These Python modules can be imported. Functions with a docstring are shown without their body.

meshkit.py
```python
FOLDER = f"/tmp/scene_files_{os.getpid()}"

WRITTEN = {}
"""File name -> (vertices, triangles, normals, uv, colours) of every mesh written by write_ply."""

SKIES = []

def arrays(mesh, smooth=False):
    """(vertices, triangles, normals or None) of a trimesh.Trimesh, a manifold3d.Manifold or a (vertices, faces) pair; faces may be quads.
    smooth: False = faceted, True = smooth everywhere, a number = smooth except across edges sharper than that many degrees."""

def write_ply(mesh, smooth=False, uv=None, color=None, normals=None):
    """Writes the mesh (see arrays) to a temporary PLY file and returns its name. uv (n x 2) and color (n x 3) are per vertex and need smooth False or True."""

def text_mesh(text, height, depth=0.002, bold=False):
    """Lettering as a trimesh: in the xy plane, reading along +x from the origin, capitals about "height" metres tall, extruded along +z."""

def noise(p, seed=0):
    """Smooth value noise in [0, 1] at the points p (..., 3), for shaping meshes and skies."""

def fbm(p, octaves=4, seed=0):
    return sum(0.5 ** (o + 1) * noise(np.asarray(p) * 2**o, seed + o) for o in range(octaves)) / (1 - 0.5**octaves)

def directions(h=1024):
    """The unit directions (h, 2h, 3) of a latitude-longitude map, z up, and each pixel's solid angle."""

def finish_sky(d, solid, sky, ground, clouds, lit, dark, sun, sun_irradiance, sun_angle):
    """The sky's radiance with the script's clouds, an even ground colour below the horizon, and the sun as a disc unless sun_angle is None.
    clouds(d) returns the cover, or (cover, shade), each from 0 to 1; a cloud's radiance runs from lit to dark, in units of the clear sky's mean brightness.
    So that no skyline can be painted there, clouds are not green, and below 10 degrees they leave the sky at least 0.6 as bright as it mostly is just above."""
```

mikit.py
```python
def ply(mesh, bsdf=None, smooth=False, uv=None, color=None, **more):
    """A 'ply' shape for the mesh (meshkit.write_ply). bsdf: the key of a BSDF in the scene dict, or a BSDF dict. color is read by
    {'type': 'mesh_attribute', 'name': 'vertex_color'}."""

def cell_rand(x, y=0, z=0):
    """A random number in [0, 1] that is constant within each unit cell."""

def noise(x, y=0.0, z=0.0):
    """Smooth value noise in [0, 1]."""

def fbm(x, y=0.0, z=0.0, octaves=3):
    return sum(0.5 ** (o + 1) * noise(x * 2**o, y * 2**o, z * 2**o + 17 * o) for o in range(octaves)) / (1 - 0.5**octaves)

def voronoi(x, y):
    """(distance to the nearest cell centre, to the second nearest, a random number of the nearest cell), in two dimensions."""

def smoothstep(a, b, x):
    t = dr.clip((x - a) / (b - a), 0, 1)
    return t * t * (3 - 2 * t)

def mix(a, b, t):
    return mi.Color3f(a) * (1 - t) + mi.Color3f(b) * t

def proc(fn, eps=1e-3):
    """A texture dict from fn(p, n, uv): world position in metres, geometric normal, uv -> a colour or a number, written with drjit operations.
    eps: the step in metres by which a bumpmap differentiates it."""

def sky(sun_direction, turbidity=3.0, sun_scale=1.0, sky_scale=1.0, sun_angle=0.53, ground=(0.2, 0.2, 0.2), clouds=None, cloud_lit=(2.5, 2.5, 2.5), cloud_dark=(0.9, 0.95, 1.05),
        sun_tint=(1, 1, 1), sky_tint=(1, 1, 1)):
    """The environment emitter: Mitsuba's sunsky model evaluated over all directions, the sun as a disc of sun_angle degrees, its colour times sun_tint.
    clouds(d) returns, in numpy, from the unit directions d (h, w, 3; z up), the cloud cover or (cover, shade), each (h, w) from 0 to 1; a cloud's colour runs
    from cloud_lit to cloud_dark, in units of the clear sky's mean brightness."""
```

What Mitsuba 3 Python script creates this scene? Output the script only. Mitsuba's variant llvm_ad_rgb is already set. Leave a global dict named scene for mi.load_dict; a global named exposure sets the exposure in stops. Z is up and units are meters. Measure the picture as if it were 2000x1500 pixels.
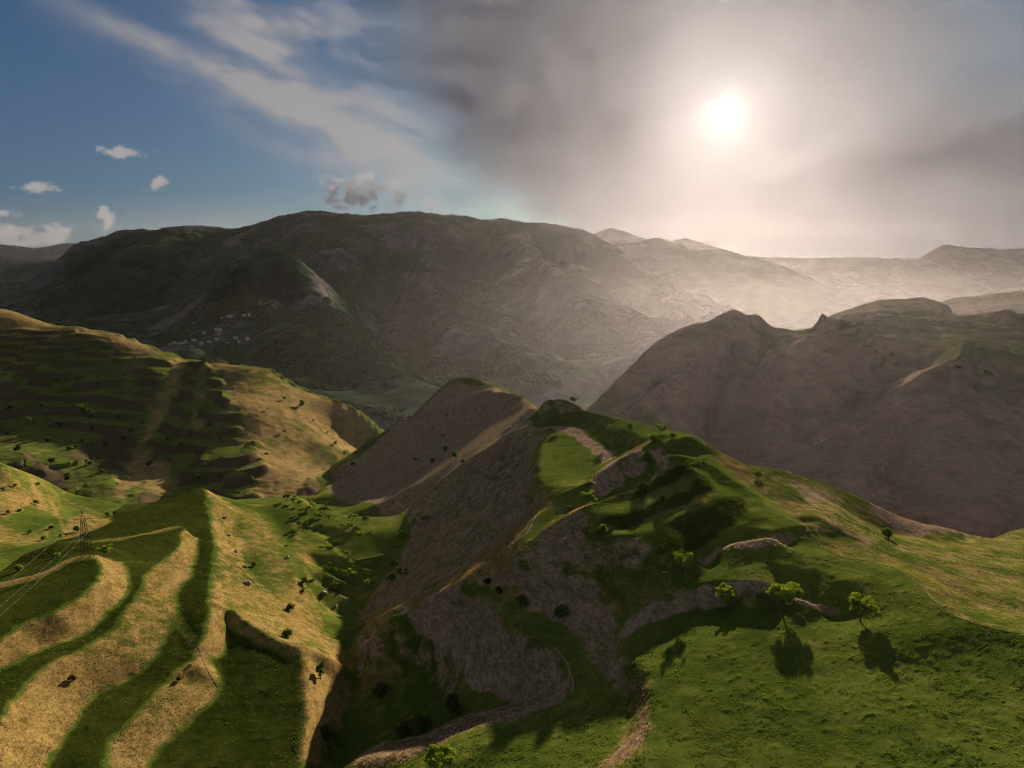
import math
import numpy as np
import trimesh
import drjit as dr
import mitsuba as mi
import mikit, meshkit
from scipy.interpolate import LinearNDInterpolator, RBFInterpolator
from scipy.ndimage import gaussian_filter, map_coordinates
import shapely
from shapely.geometry import Polygon

T = mi.ScalarTransform4f
scene, labels = {}, {}

# ------------------------------------------------------------------ camera, sky, sun, air, exposure
# the drone hovers at the origin looking north (+y); heights are relative to it
exposure = 3.45
PITCH = math.atan(240 / 1303)
scene['camera'] = {'type': 'perspective', 'fov': 2 * math.degrees(math.atan(1000 / 1303)), 'fov_axis': 'x', 'near_clip': 1.0, 'far_clip': 60000.0,
                   'to_world': T().look_at(origin=[0, 0, 0], target=[0, math.cos(PITCH), -math.sin(PITCH)], up=[0, 0, 1]),
                   'medium': {'type': 'ref', 'id': 'air'}}
SUN_AZ, SUN_EL = math.radians(16.8), math.radians(11.7)
SUN = np.array([math.sin(SUN_AZ) * math.cos(SUN_EL), math.cos(SUN_AZ) * math.cos(SUN_EL), math.sin(SUN_EL)])


def blob(az, el, a, e, ra, re, tilt=0.0):
    """a soft elliptic bank of cloud at azimuth a and elevation e (degrees)"""
    x, y = az - a, el - e
    c, s = math.cos(math.radians(tilt)), math.sin(math.radians(tilt))
    return np.exp(-((x * c + y * s) / ra) ** 2 - ((-x * s + y * c) / re) ** 2)


def sstep(a, b, x):
    t = np.clip((x - a) / (b - a), 0, 1)
    return t * t * (3 - 2 * t)


def clouds(d):
    az = np.degrees(np.arctan2(d[..., 0], d[..., 1]))
    el = np.degrees(np.arcsin(np.clip(d[..., 2], -1, 1)))
    # noise on a cloud deck overhead, so that clouds shrink towards the horizon
    k = 1.0 / np.maximum(d[..., 2] + 0.12, 0.05)
    q = np.stack([d[..., 0] * k, d[..., 1] * k, 0 * k], -1)
    big = meshkit.fbm(q * 0.9 + 3.1, 5, 3)
    fine = meshkit.fbm(np.stack([az * 0.5, el * 0.9, 0 * az], -1), 5, 11)
    wisp = meshkit.fbm(np.stack([(az - el * 1.6) * 0.16, (el + az * 0.35) * 0.55, 0 * az], -1), 5, 23)
    puff = meshkit.fbm(np.stack([az * 1.3, el * 1.9, 0 * az], -1), 6, 31)
    core = np.array([math.sin(SUN_AZ), math.cos(SUN_AZ), math.tan(math.radians(11.1))])
    sun = np.degrees(np.arccos(np.clip(d @ (core / np.linalg.norm(core)), -1, 1)))
    # the grey sheet that fills the sky overhead and from its ragged western edge eastwards
    edge = -4.2 - 7.2 * sstep(4.5, 18, el) + (big - 0.5) * 6 + (wisp - 0.5) * 5
    sheet = sstep(-6.0, 8.0, az - edge) * sstep(2.5, 7.5, el + (fine - 0.5) * 3 + np.maximum(az, 0) * 0.6)
    sheet = np.maximum(sheet * (1 - 0.5 * sstep(24, 36, az) * sstep(7, 15, el) * (0.6 + 0.8 * (big > 0) * (1 - wisp))), sstep(19, 32, el + (big - 0.5) * 14) * (0.75 + 0.5 * (big - 0.5)))
    # thin white veil along that edge, combed out to the north-west
    veil = blob(az, el, -14.0, 10.8, 9.5, 3.0, -24) * (0.35 + 1.1 * sstep(0.30, 0.75, wisp)) + 0.75 * blob(az, el, -23.5, 14.0, 7, 0.8, -17) * sstep(0.25, 0.7, wisp + 0.1) + 0.5 * blob(az, el, -16, 16.5, 9, 2.6, -14) * sstep(0.3, 0.8, wisp) + 0.25 * sstep(0.45, 0.75, wisp) * sstep(-40, -20, az) * sstep(12, 18, el)
    veil = np.clip(veil, 0, 0.85)
    # heaped clouds low over the ridge and further off
    cum = np.zeros_like(az)
    dark = np.zeros_like(az)
    for a, e, ra, re, s in [(-12.4, 5.6, 2.8, 1.5, 1.0), (-9.4, 5.2, 1.9, 1.3, 0.8), (-14.4, 5.9, 1.4, 0.9, 0.9), (-6.4, 4.7, 1.6, 0.6, 0.3), (-29.2, 7.6, 1.7, .33, 0.05), (-34.2, 4.9, 1.6, .4, 0.0), (-27.1, 5.5, .9, .6, 0.0), (-30.4, 3.1, .6, .9, 0.0),
                           (-37.5, 1.6, 2.8, 1.5, 0.3), (-34.6, 1.9, 1.9, 1.1, 0.25), (-41, 1.8, 2.5, 1.5, .2), (15.6, 13.1, 1.9, 1.2, 0.5), (16.0, 8.0, 1.6, 0.9, 0.15), (21.5, 15.4, .8, .4, 0), (17.3, 19, 2, .5, 0)]:
        b = blob(az, el, a, e, ra, re)
        m = sstep(0.36, 0.60, b * 0.62 + (puff - 0.5) * 1.5 + 0.08) * sstep(0.04, 0.3, b)
        cum = np.maximum(cum, m)
        dark = np.maximum(dark, m * s * sstep(e + re * 1.1, e - re * 0.4, el + (puff - 0.5) * 2.6))
    # a darker bank east of the sun, lighter streaks above it
    streak = blob(az, el, 31, 7.2, 8, 1.3, 8) + 0.6 * blob(az, el, 33, 12.5, 4, 2.4, 35) - 0.5 * blob(az, el, 28, 10.5, 9, 1.0, 28) - 0.4 * blob(az, el, 9, 17, 2, 3, -50)
    streak = streak * (0.4 + 1.2 * fine)
    # bright cloud added out of view, beside and behind, to fill the shade
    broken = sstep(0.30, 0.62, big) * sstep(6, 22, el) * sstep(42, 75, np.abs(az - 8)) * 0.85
    haze_low = 0.85 * sstep(7, 1.0, el) * sstep(-10, 14, az)
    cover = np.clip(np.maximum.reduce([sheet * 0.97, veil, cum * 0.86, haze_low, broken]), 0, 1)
    # shade: 0 brightest .. 1 darkest; light comes through the sheet round the sun
    glow = 0.20 * np.exp(-sun / 8.0) + 0.32 * np.exp(-sun / 2.1) + 0.28 * np.exp(-(sun / 1.6) ** 2) + 0.11 * np.exp(-(sun / 15.0) ** 2) + 0.028 * np.exp(-(sun / 26.0) ** 2)
    glow = glow * (1 - 0.6 * sstep(-3.0, -9, az - math.degrees(SUN_AZ) + (big - .5) * 5 - (el - 10) * 0.2) * sstep(3, 10, el))
    sheet_shade = 0.972 - glow - 0.15 * (big - 0.5) - 0.12 * (fine - 0.5) - 0.035 * (wisp - 0.5) + 0.075 * streak
    thin_shade = 0.74 - 0.35 * glow - 0.065 * (wisp - 0.5)
    cum_shade = 0.70 - 0.5 * glow + 0.25 * dark
    low_shade = 0.972 - 0.75 * glow - 0.075 * np.exp(-((az - 15) / 13) ** 2) - 0.035 * (fine - 0.5) + 0.03 * streak
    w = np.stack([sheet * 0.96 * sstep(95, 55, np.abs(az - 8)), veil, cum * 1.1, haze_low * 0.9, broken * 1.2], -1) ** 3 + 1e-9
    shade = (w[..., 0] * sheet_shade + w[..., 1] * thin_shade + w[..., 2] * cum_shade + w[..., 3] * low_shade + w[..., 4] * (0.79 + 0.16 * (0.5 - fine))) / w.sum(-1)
    return cover, np.clip(shade, 0, 1)


scene['sky'] = mikit.sky(SUN.tolist(), turbidity=3.2, sun_scale=1.25, sky_scale=0.172, sun_angle=0.9, ground=(0.10, 0.10, 0.07), clouds=clouds,
                         cloud_lit=(15.6, 14.4, 13.3), cloud_dark=(0.64, 0.69, 0.98), sun_tint=(0.82, 0.97, 1.80), sky_tint=(0.40, 0.66, 1.14))
labels['sky'] = {'label': 'evening sky with blue gap, grey cloud sheet and veiled sun', 'category': 'sky', 'kind': 'structure'}
# haze: thin aloft, thicker low in the valleys and towards the east; numbers are the density per metre
AIR_LO, AIR_HI = np.array([-14000.0, -1000.0, -610.0]), np.array([14000.0, 13600.0, 670.0])
_z, _y, _x = np.meshgrid(np.linspace(AIR_LO[2], AIR_HI[2], 28), np.linspace(AIR_LO[1], AIR_HI[1], 60), np.linspace(AIR_LO[0], AIR_HI[0], 112), indexing='ij')
_east = sstep(-0.25, 0.5, _x / np.maximum(_y + 1200, 600))
air = 0.19e-5 + 0.16e-5 * sstep(5500, 4500, _y) + 1.6e-5 * sstep(5500, 7500, _y) * (1 - sstep(-0.50, -0.15, _x / np.maximum(_y, 600))) + 3.0e-5 * (1 + 1.5 * sstep(1500, 900, _y)) * np.exp(-np.maximum(_z + 120, 0) / 58) * (0.10 + 0.90 * _east) * (1 - 0.92 * sstep(1800, 4500, _y))
scene['air'] = {'type': 'heterogeneous', 'albedo': {'type': 'constvolume', 'value': {'type': 'rgb', 'value': [0.89, 0.92, 0.97]}},
                'sigma_t': {'type': 'gridvolume', 'grid': mi.VolumeGrid(air[..., None].astype(np.float32)), 'filter_type': 'trilinear', 'to_world': T().translate(AIR_LO.tolist()).scale((AIR_HI - AIR_LO).tolist())},
                'phase': {'type': 'hg', 'g': 0.78}}


# ------------------------------------------------------------------ survey tables (decimetres)
NEAR_LINES = [
    '-1376 2848 -980 -1462 2753 -980 -1507 2593 -980 -1528 2429 -980 -1555 2308 -975 -1609 2180 -970 -1627 2069 -960 -1569 1906 -935 -1587 1814 -920',
    '-1376 2848 -980 -1254 2645 -975 -1180 2488 -970 -1110 2332 -965 -1021 2163 -955 -964 2029 -945 -918 1896 -930 -866 1764 -915 -809 1644 -900 -771 1573 -895 -746 1484 -893 -742 1441 -894',
    '-1123 2239 -965 -1089 2166 -960 -1048 2079 -954 -972 1879 -935 -956 1779 -920 -933 1716 -915 -884 1618 -909 -818 1528 -903 -763 1455 -897',
    '-1416 2501 -975 -1319 2430 -972',
    '-1472 2259 -970 -1554 2215 -970',
    '-1109 2270 -963 -975 1973 -940',
    '-1522 2095 -925 -1410 2109 -920 -1321 2134 -920 -1259 2174 -920 -1189 2233 -920 -1150 2219 -920 -1110 2179 -928',
    '-1140 2177 -916 -1104 2097 -911 -1068 2003 -905 -1066 1882 -893 -1054 1777 -884 -989 1610 -870 -956 1473 -860 -958 1354 -850 -969 1278 -840 -973 1207 -830 -959 1150 -825 -927 1078 -815 -885 958 -805',
    '-880 1586 -904 -860 1519 -903 -836 1454 -902 -820 1377 -900 -838 1327 -902 -872 1278 -898 -878 1220 -894 -867 1159 -890 -852 1108 -885 -821 1035 -880 -788 962 -875',
    '-1188 1778 -825 -1120 1703 -823 -1076 1614 -820 -1058 1519 -815 -1066 1442 -810 -1107 1379 -805 -1102 1313 -800 -1099 1227 -795',
    '-1195 1788 -825 -1232 1791 -825 -1257 1740 -823 -1268 1660 -820 -1328 1609 -815 -1364 1556 -810',
    '-1200 1809 -835 -1171 1840 -870 -1104 1777 -878 -1049 1686 -878 -1018 1614 -875 -1016 1543 -870 -1013 1438 -863 -1046 1359 -853 -1070 1263 -840 -1080 1198 -830',
    '-1140 1627 -818 -1173 1504 -810 -1204 1447 -805 -1232 1392 -800',
    '-1467 1859 -905 -1431 1939 -910 -1374 2026 -912 -1271 2018 -912 -1173 2053 -910 -1153 1899 -898',
    '-831 1522 -905 -776 1430 -903 -756 1371 -901 -748 1309 -900 -743 1234 -895 -745 1177 -890 -754 1125 -885 -749 1078 -882 -727 1035 -880 -695 962 -875',
    '-838 1547 -906 -785 1474 -901 -739 1424 -899 -709 1378 -906',
    '-777 1673 -928 -729 1577 -938 -707 1489 -940 -697 1430 -940 -658 1367 -940 -649 1331 -940 -650 1262 -935 -662 1199 -930 -673 1141 -925 -673 1082 -920 -656 1005 -915',
    '-772 1662 -925 -719 1593 -930 -642 1531 -930 -583 1495 -930 -529 1452 -930 -506 1411 -930 -492 1353 -930 -458 1296 -925 -435 1230 -925 -430 1173 -923 -405 1085 -922 -387 1011 -920',
    '-781 1668 -910 -696 1592 -915 -588 1511 -918 -506 1466 -920 -474 1399 -920 -451 1324 -920 -425 1252 -918 -403 1173 -916 -385 1077 -915 -370 1000 -910',
    '-500 1487 -925 -452 1487 -950 -418 1525 -1000',
    '-587 1384 -936 -531 1236 -930 -568 1173 -928 -567 1082 -920',
    '-418 1517 -1040 -380 1349 -1015 -377 1284 -1003 -366 1146 -974 -353 1055 -960',
    '-443 1449 -980 -393 1290 -970 -380 1150 -955',
    '-1067 2380 -1030 -1149 2681 -1045 -914 2141 -1020 -778 1959 -1020 -808 1841 -975 -665 1812 -1025 -569 1741 -1040 -494 1657 -1040',
    '-1252 2734 -1010 -1217 2752 -1040 -1180 2755 -1060 -1147 2782 -1075 -1132 2924 -1090 -1097 2991 -1095 -1062 3033 -1100 -1010 3075 -1110',
    '-1075 2766 -1090 -970 2623 -1090 -874 2435 -1075 -817 2278 -1055',
    '-1062 2891 -1090 -991 2783 -1085 -887 2546 -1080 -802 2332 -1070',
    '-942 2917 -1100 -850 2761 -1100 -836 2570 -1090 -786 2354 -1080 -727 2207 -1090 -667 2071 -1115',
    '-756 2136 -1055 -679 1996 -1075 -578 1921 -1125 -525 1860 -1140',
    '-779 2578 -1100 -692 2455 -1103 -616 2372 -1105 -572 2359 -1105 -516 2394 -1105 -436 2458 -1100 -369 2521 -1080',
    '-786 2601 -1119 -699 2478 -1122 -623 2397 -1125 -579 2384 -1125 -521 2419 -1125 -439 2477 -1117',
    '-731 2506 -1115 -626 2369 -1120 -569 2325 -1120 -520 2300 -1120 -454 2300 -1120 -418 2300 -1110',
    '-736 2525 -1132 -632 2391 -1139 -576 2352 -1141 -526 2326 -1141 -459 2322 -1139',
    '-705 2313 -1120 -628 2251 -1132 -567 2216 -1136 -521 2197 -1136 -485 2189 -1132',
    '-710 2327 -1137 -633 2269 -1151 -573 2238 -1157 -527 2219 -1157 -498 2215 -1155',
    '-672 2193 -1130 -623 2181 -1145 -567 2157 -1152 -518 2122 -1154 -481 2090 -1150',
    '-678 2211 -1151 -628 2196 -1167 -572 2175 -1175 -524 2143 -1177',
    '-599 2057 -1150 -566 2062 -1170 -524 2059 -1172 -482 2050 -1165',
    '-603 2067 -1167 -568 2069 -1187 -527 2070 -1191',
    '-879 2904 -1095 -784 2809 -1095 -677 2785 -1100 -567 2798 -1110 -504 2829 -1115',
    '-730 2642 -1098 -591 2593 -1100 -471 2635 -1095',
    '-489 1946 -1150 -464 1719 -1090 -419 1594 -1070 -385 1508 -1055 -365 1400 -1033 -358 1303 -1018 -352 1222 -1002 -341 1129 -982 -335 1054 -970',
    '89 1620 -582 77 1586 -598 25 1537 -632 -25 1544 -675 -77 1560 -720 -129 1571 -765 -182 1573 -805 -235 1577 -835 -289 1580 -868 -343 1583 -905 -389 1603 -950 -421 1623 -1010',
    '-70 1419 -686 -110 1395 -720 -168 1446 -763 -245 1475 -810 -299 1496 -850 -351 1508 -905',
    '164 1450 -553 117 1448 -573 71 1403 -588 38 1359 -600 17 1329 -610',
    '122 2201 -579 87 1995 -577 68 1801 -573 68 1690 -573 84 1616 -575 95 1576 -577 86 1526 -582 60 1492 -588',
    '54 1481 -590 34 1408 -597 17 1361 -601 2 1326 -606 -2 1305 -610 4 1281 -616',
    '159 1517 -572 120 1485 -580 70 1433 -593 34 1379 -604 13 1321 -613',
    '134 2113 -580 164 1871 -572 118 1629 -566',
    '205 1705 -564 240 1820 -564',
    '386 1667 -528 311 1580 -540 257 1556 -554',
    '398 1764 -473 339 1705 -486 280 1657 -500 232 1615 -514 203 1585 -527 199 1610 -557',
    '207 1605 -574 226 1542 -562 249 1546 -553 284 1571 -541',
    '271 1646 -511 285 1632 -533 293 1606 -542',
    '292 1646 -538 303 1597 -537 337 1620 -529 356 1652 -522',
    '343 1726 -499 365 1665 -509 381 1726 -499',
    '419 1760 -480 414 1680 -486 404 1665 -499',
    '527 1300 -518 462 1261 -535 407 1247 -545',
    '369 1232 -563 394 1236 -552 420 1226 -539 455 1213 -524 495 1216 -517 548 1249 -520 586 1289 -528',
    '362 1218 -580 400 1234 -576 435 1236 -568 479 1219 -550 520 1225 -542 550 1239 -536 586 1274 -536',
    '316 1159 -583 376 1144 -560 443 1125 -536 531 1159 -532',
    '540 1093 -540 576 1074 -540 628 1055 -540',
    '206 1100 -630 240 1111 -615 268 1114 -600 312 1110 -578 362 1096 -560 396 1067 -545 425 1050 -540 475 1024 -543 512 1011 -550 542 1003 -558',
    '195 1055 -640 235 1083 -635 273 1091 -624 316 1086 -608 356 1069 -593 392 1047 -578 431 1036 -570 480 1031 -568 512 1007 -566 538 985 -564',
    '244 967 -600 315 938 -573 398 950 -563 462 952 -560 500 917 -556',
    '203 853 -593 276 809 -570 379 809 -562 535 843 -554 632 831 -546 647 767 -540 712 723 -530',
    '185 737 -583 294 675 -560 418 689 -552 557 677 -542 620 618 -525',
    '129 579 -580 343 549 -550 562 524 -525',
    '581 969 -548 610 911 -540',
    '597 1296 -532 594 1235 -540 603 1188 -545 628 1161 -545 657 1144 -543 684 1109 -540 686 1051 -538 675 979 -536 681 926 -534 702 891 -530 735 877 -528 786 851 -520',
    '647 1330 -530 673 1271 -550 726 1270 -563 756 1231 -570 780 1185 -575 786 1104 -575 796 1041 -570 844 1024 -570 924 1008 -570',
    '770 1488 -580 825 1450 -610 905 1422 -630 970 1395 -640 1017 1331 -640 1048 1284 -640 1136 1251 -640',
    '894 1597 -650 956 1587 -680 1043 1599 -695 1109 1579 -700',
    '265 2413 -535 335 2238 -516 394 2081 -500 438 1914 -480 497 1768 -465',
    '517 1755 -476 553 1739 -496 572 1711 -509 598 1706 -519 636 1696 -530 676 1693 -536 740 1715 -550 811 1745 -580 899 1749 -615 966 1736 -640 999 1718 -655 1051 1707 -680 1104 1701 -695 1189 1702 -710 1266 1727 -740 1358 1772 -770 1436 1830 -770 1525 1877 -780 1755 1966 -800',
    '735 1636 -563 783 1621 -588',
    '610 1623 -530 661 1552 -546 703 1502 -560',
    '106 2537 -548 125 2577 -532 153 2508 -500 171 2490 -492 203 2468 -498 235 2458 -521 265 2447 -541',
    '95 2517 -580 167 2497 -554 223 2472 -548',
    '84 2533 -613 158 2508 -597 216 2500 -580 273 2484 -557',
    '91 2513 -616 167 2497 -602 226 2494 -589 281 2479 -568',
    '332 2106 -523 370 1870 -495',
    '271 2291 -554 296 2079 -547 308 1942 -549 349 1875 -515',
    '84 2377 -589 148 2343 -578 207 2284 -571 253 2206 -566 254 2114 -565 280 2018 -561 306 1925 -555 309 1866 -552',
    '106 2235 -577 158 2220 -575 204 2148 -572 219 2046 -570 244 1915 -565 261 1817 -560',
    '54 2291 -625 18 2207 -675 0 2132 -705',
    '58 1799 -625 0 1907 -695 -85 2103 -775 -214 2198 -885 -303 2186 -965 -386 2133 -1035 -452 2103 -1095',
    '40 1655 -645 -70 1727 -740 -147 1793 -815 -223 1808 -885 -296 1792 -930 -372 1790 -980',
    '-328 2705 -1020 -422 2599 -1080 -470 2503 -1105',
    '-87 1409 -706 -45 1362 -703 11 1271 -690 60 1202 -680 97 1160 -672 129 1098 -666 145 1044 -662 160 969 -655 181 903 -645 175 848 -638 149 800 -633 110 739 -628 71 666 -620',
    '-100 1378 -720 -65 1304 -708 0 1175 -688 46 1106 -676 80 1060 -670 99 1015 -667 103 970 -665 95 944 -667 67 923 -672 23 903 -675 -31 897 -683 -76 885 -693 -106 878 -703 -155 895 -730 -201 924 -760 -258 988 -820 -282 1026 -860',
    '121 950 -660 76 880 -662 0 843 -667 -71 817 -678 -144 825 -705 -213 865 -770',
    '105 807 -646 0 714 -650 -95 715 -680',
    '184 1036 -635 189 964 -620 192 880 -603 188 820 -593 174 768 -585 153 724 -580 120 677 -575 81 613 -570',
    '21 1287 -622 52 1268 -632 92 1233 -642 138 1184 -648 170 1131 -650 181 1078 -649 178 1040 -653',
    '63 1283 -617 105 1273 -620 134 1253 -630 180 1209 -640 202 1146 -640',
    '-11 1324 -660 42 1265 -670 99 1191 -668',
    '245 1187 -618 290 1169 -598',
    '67 1364 -608 113 1382 -604 164 1343 -595 207 1267 -576 262 1230 -559 316 1249 -546',
    '-304 1554 -865 -249 1489 -858 -174 1383 -845 -124 1281 -830 -95 1173 -815 -38 1121 -795 9 1090 -780 -9 1067 -780 -65 1077 -800 -112 1083 -820 -157 1066 -835 -229 1102 -880',
    '-116 1388 -785 -41 1217 -755 19 1102 -735 53 1036 -720 35 1012 -730',
    '-284 1461 -873 -236 1402 -866 -173 1370 -860 -142 1315 -850 -119 1251 -840 -111 1184 -832',
    '-301 1459 -925 -238 1406 -915 -192 1373 -905 -160 1295 -890 -149 1226 -875',
    '-314 1444 -1010 -245 1371 -940 -189 1228 -900',
    '-293 1315 -970 -231 1222 -925 -292 1205 -965 -322 1195 -980',
    '-339 1522 -930 -347 1529 -1005 -389 1609 -1050',
    '410 1580 -490 366 1550 -502 305 1520 -535 254 1490 -539 206 1460 -542 161 1420 -541',
    '165 1405 -544 229 1420 -543 267 1440 -544 308 1460 -539 358 1485 -525 399 1510 -507 430 1530 -491',
    '157 1385 -548 223 1380 -541 253 1390 -543 298 1410 -539 347 1435 -527 391 1465 -513 429 1500 -500 438 1520 -491',
    '410 1580 -490 426 1570 -488 439 1560 -496',
    '152 1340 -552 233 1335 -559 303 1360 -549 350 1385 -539 414 1420 -522 464 1450 -510',
    '129 1320 -560 222 1285 -552 253 1295 -551 294 1315 -546 339 1340 -537 402 1375 -522 454 1410 -511 475 1440 -513',
    '516 1390 -518 497 1350 -521 448 1300 -531 416 1280 -540 377 1250 -552 333 1195 -554 275 1155 -560 234 1160 -573 178 1200 -584 133 1245 -599',
    '389 1620 -475 426 1610 -479 454 1570 -496 472 1530 -506 491 1490 -518 515 1455 -522 526 1425 -525',
    '488 1610 -492 521 1550 -506 547 1480 -521 557 1380 -520',
    '463 1720 -457 488 1710 -469 508 1680 -493 536 1640 -508 554 1570 -526 576 1490 -537 596 1420 -541 608 1365 -544 612 1330 -546',
    '66 2400 -588 -52 2620 -704 -139 2780 -809 -233 2920 -905 -373 3100 -1064 -523 3250 -1157 -654 3380 -1246',
    '0 2850 -731 -148 3100 -876 -325 3400 -1040 -530 3680 -1202 -702 3800 -1337',
    '124 3300 -703 0 3520 -823 -110 3660 -915 -226 3800 -1012 -354 3980 -1119 -542 4200 -1250 -837 4400 -1408 -991 4500 -1496 -1103 4500 -1571 -1212 4450 -1629',
    '89 3800 -766 0 3950 -885 -199 4200 -1009',
    '-355 4500 -1136 -565 4750 -1304 -780 4900 -1438 -1028 4950 -1575 -1217 4900 -1641 -1331 4800 -1688',
    '110 3500 -726 48 4100 -798 -52 4400 -831 -225 4800 -930 -392 5000 -1016 -582 5300 -1145 -828 5600 -1278 -1047 5900 -1442 -1286 5900 -1595 -1449 5600 -1666 -1553 5400 -1705 -1590 5300 -1731',
    '-39 5000 -929 -196 5600 -996 -343 5880 -1004 -441 5960 -1018 -538 6000 -1048 -612 6040 -1089 -712 6070 -1190 -862 6100 -1343',
    '-975 5600 -1468 -1083 5450 -1577 -1218 5300 -1643 -1290 5150 -1682 -1427 4900 -1682',
    '-699 5200 -1334 -522 5100 -1205 -308 4900 -1079',
    '-1376 4500 -1621 -1250 4300 -1621 -1001 4000 -1508',
    '-3539 4200 -1215 -3191 4000 -1240 -2956 3800 -1289 -2765 3650 -1345 -2690 3600 -1373',
    '-3268 3850 -1273 -2985 3720 -1277 -2839 3620 -1295',
    '-2662 3300 -1230 -2425 3180 -1294 -2270 3100 -1315',
    '-2419 2800 -1212 -2244 2750 -1214 -2187 2850 -1263 -2178 3000 -1319',
    '-3176 4400 -1492 -2806 3950 -1489 -2508 3600 -1434',
    '-2907 4250 -1531 -2523 3850 -1501 -2242 3520 -1432',
    '-2515 4100 -1546 -2209 3700 -1442',
    '-2163 4000 -1508 -2097 4200 -1530 -1672 3900 -1520 -1522 4100 -1546',
    '-1411 2920 -1030 -1499 2824 -1030 -1547 2662 -1030 -1571 2496 -1030 -1599 2375 -1025 -1657 2245 -1020 -1676 2131 -1010 -1620 1968 -985 -1639 1874 -970',
    '-1506 3118 -1180 -1602 3018 -1180 -1658 2853 -1180 -1688 2683 -1180 -1722 2557 -1175 -1788 2422 -1170 -1812 2304 -1160 -1759 2138 -1135 -1784 2039 -1120',
    '-1222 1829 -875 -1260 1832 -875 -1286 1781 -873 -1299 1700 -870 -1360 1648 -865 -1397 1593 -860',
    '-1432 2142 -955 -1343 2168 -955 -1279 2208 -955 -1208 2268 -955 -1168 2254 -955 -1128 2215 -963',
    '276 2512 -605 349 2337 -586 412 2179 -570 461 2011 -550 524 1864 -535',
    '331 3009 -985 423 2831 -966 505 2670 -950 572 2498 -930 659 2345 -915',
    '546 1851 -546 583 1835 -566 604 1806 -579 632 1801 -589 672 1790 -600 713 1786 -606 780 1807 -620 853 1835 -650 945 1838 -685 1014 1824 -710 1049 1804 -725 1103 1792 -750 1159 1785 -765 1247 1784 -780 1325 1808 -810 1419 1851 -840 1498 1909 -840 1588 1955 -850 1821 2041 -870',
    '659 2235 -856 704 2216 -876 731 2185 -889 764 2178 -899 812 2165 -910 862 2157 -916 938 2174 -930 1021 2198 -960 1128 2193 -995 1209 2173 -1020 1250 2150 -1035 1313 2133 -1060 1376 2120 -1075 1476 2111 -1090 1561 2130 -1120 1662 2169 -1150 1745 2224 -1150 1841 2265 -1160 2087 2339 -1180',
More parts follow.
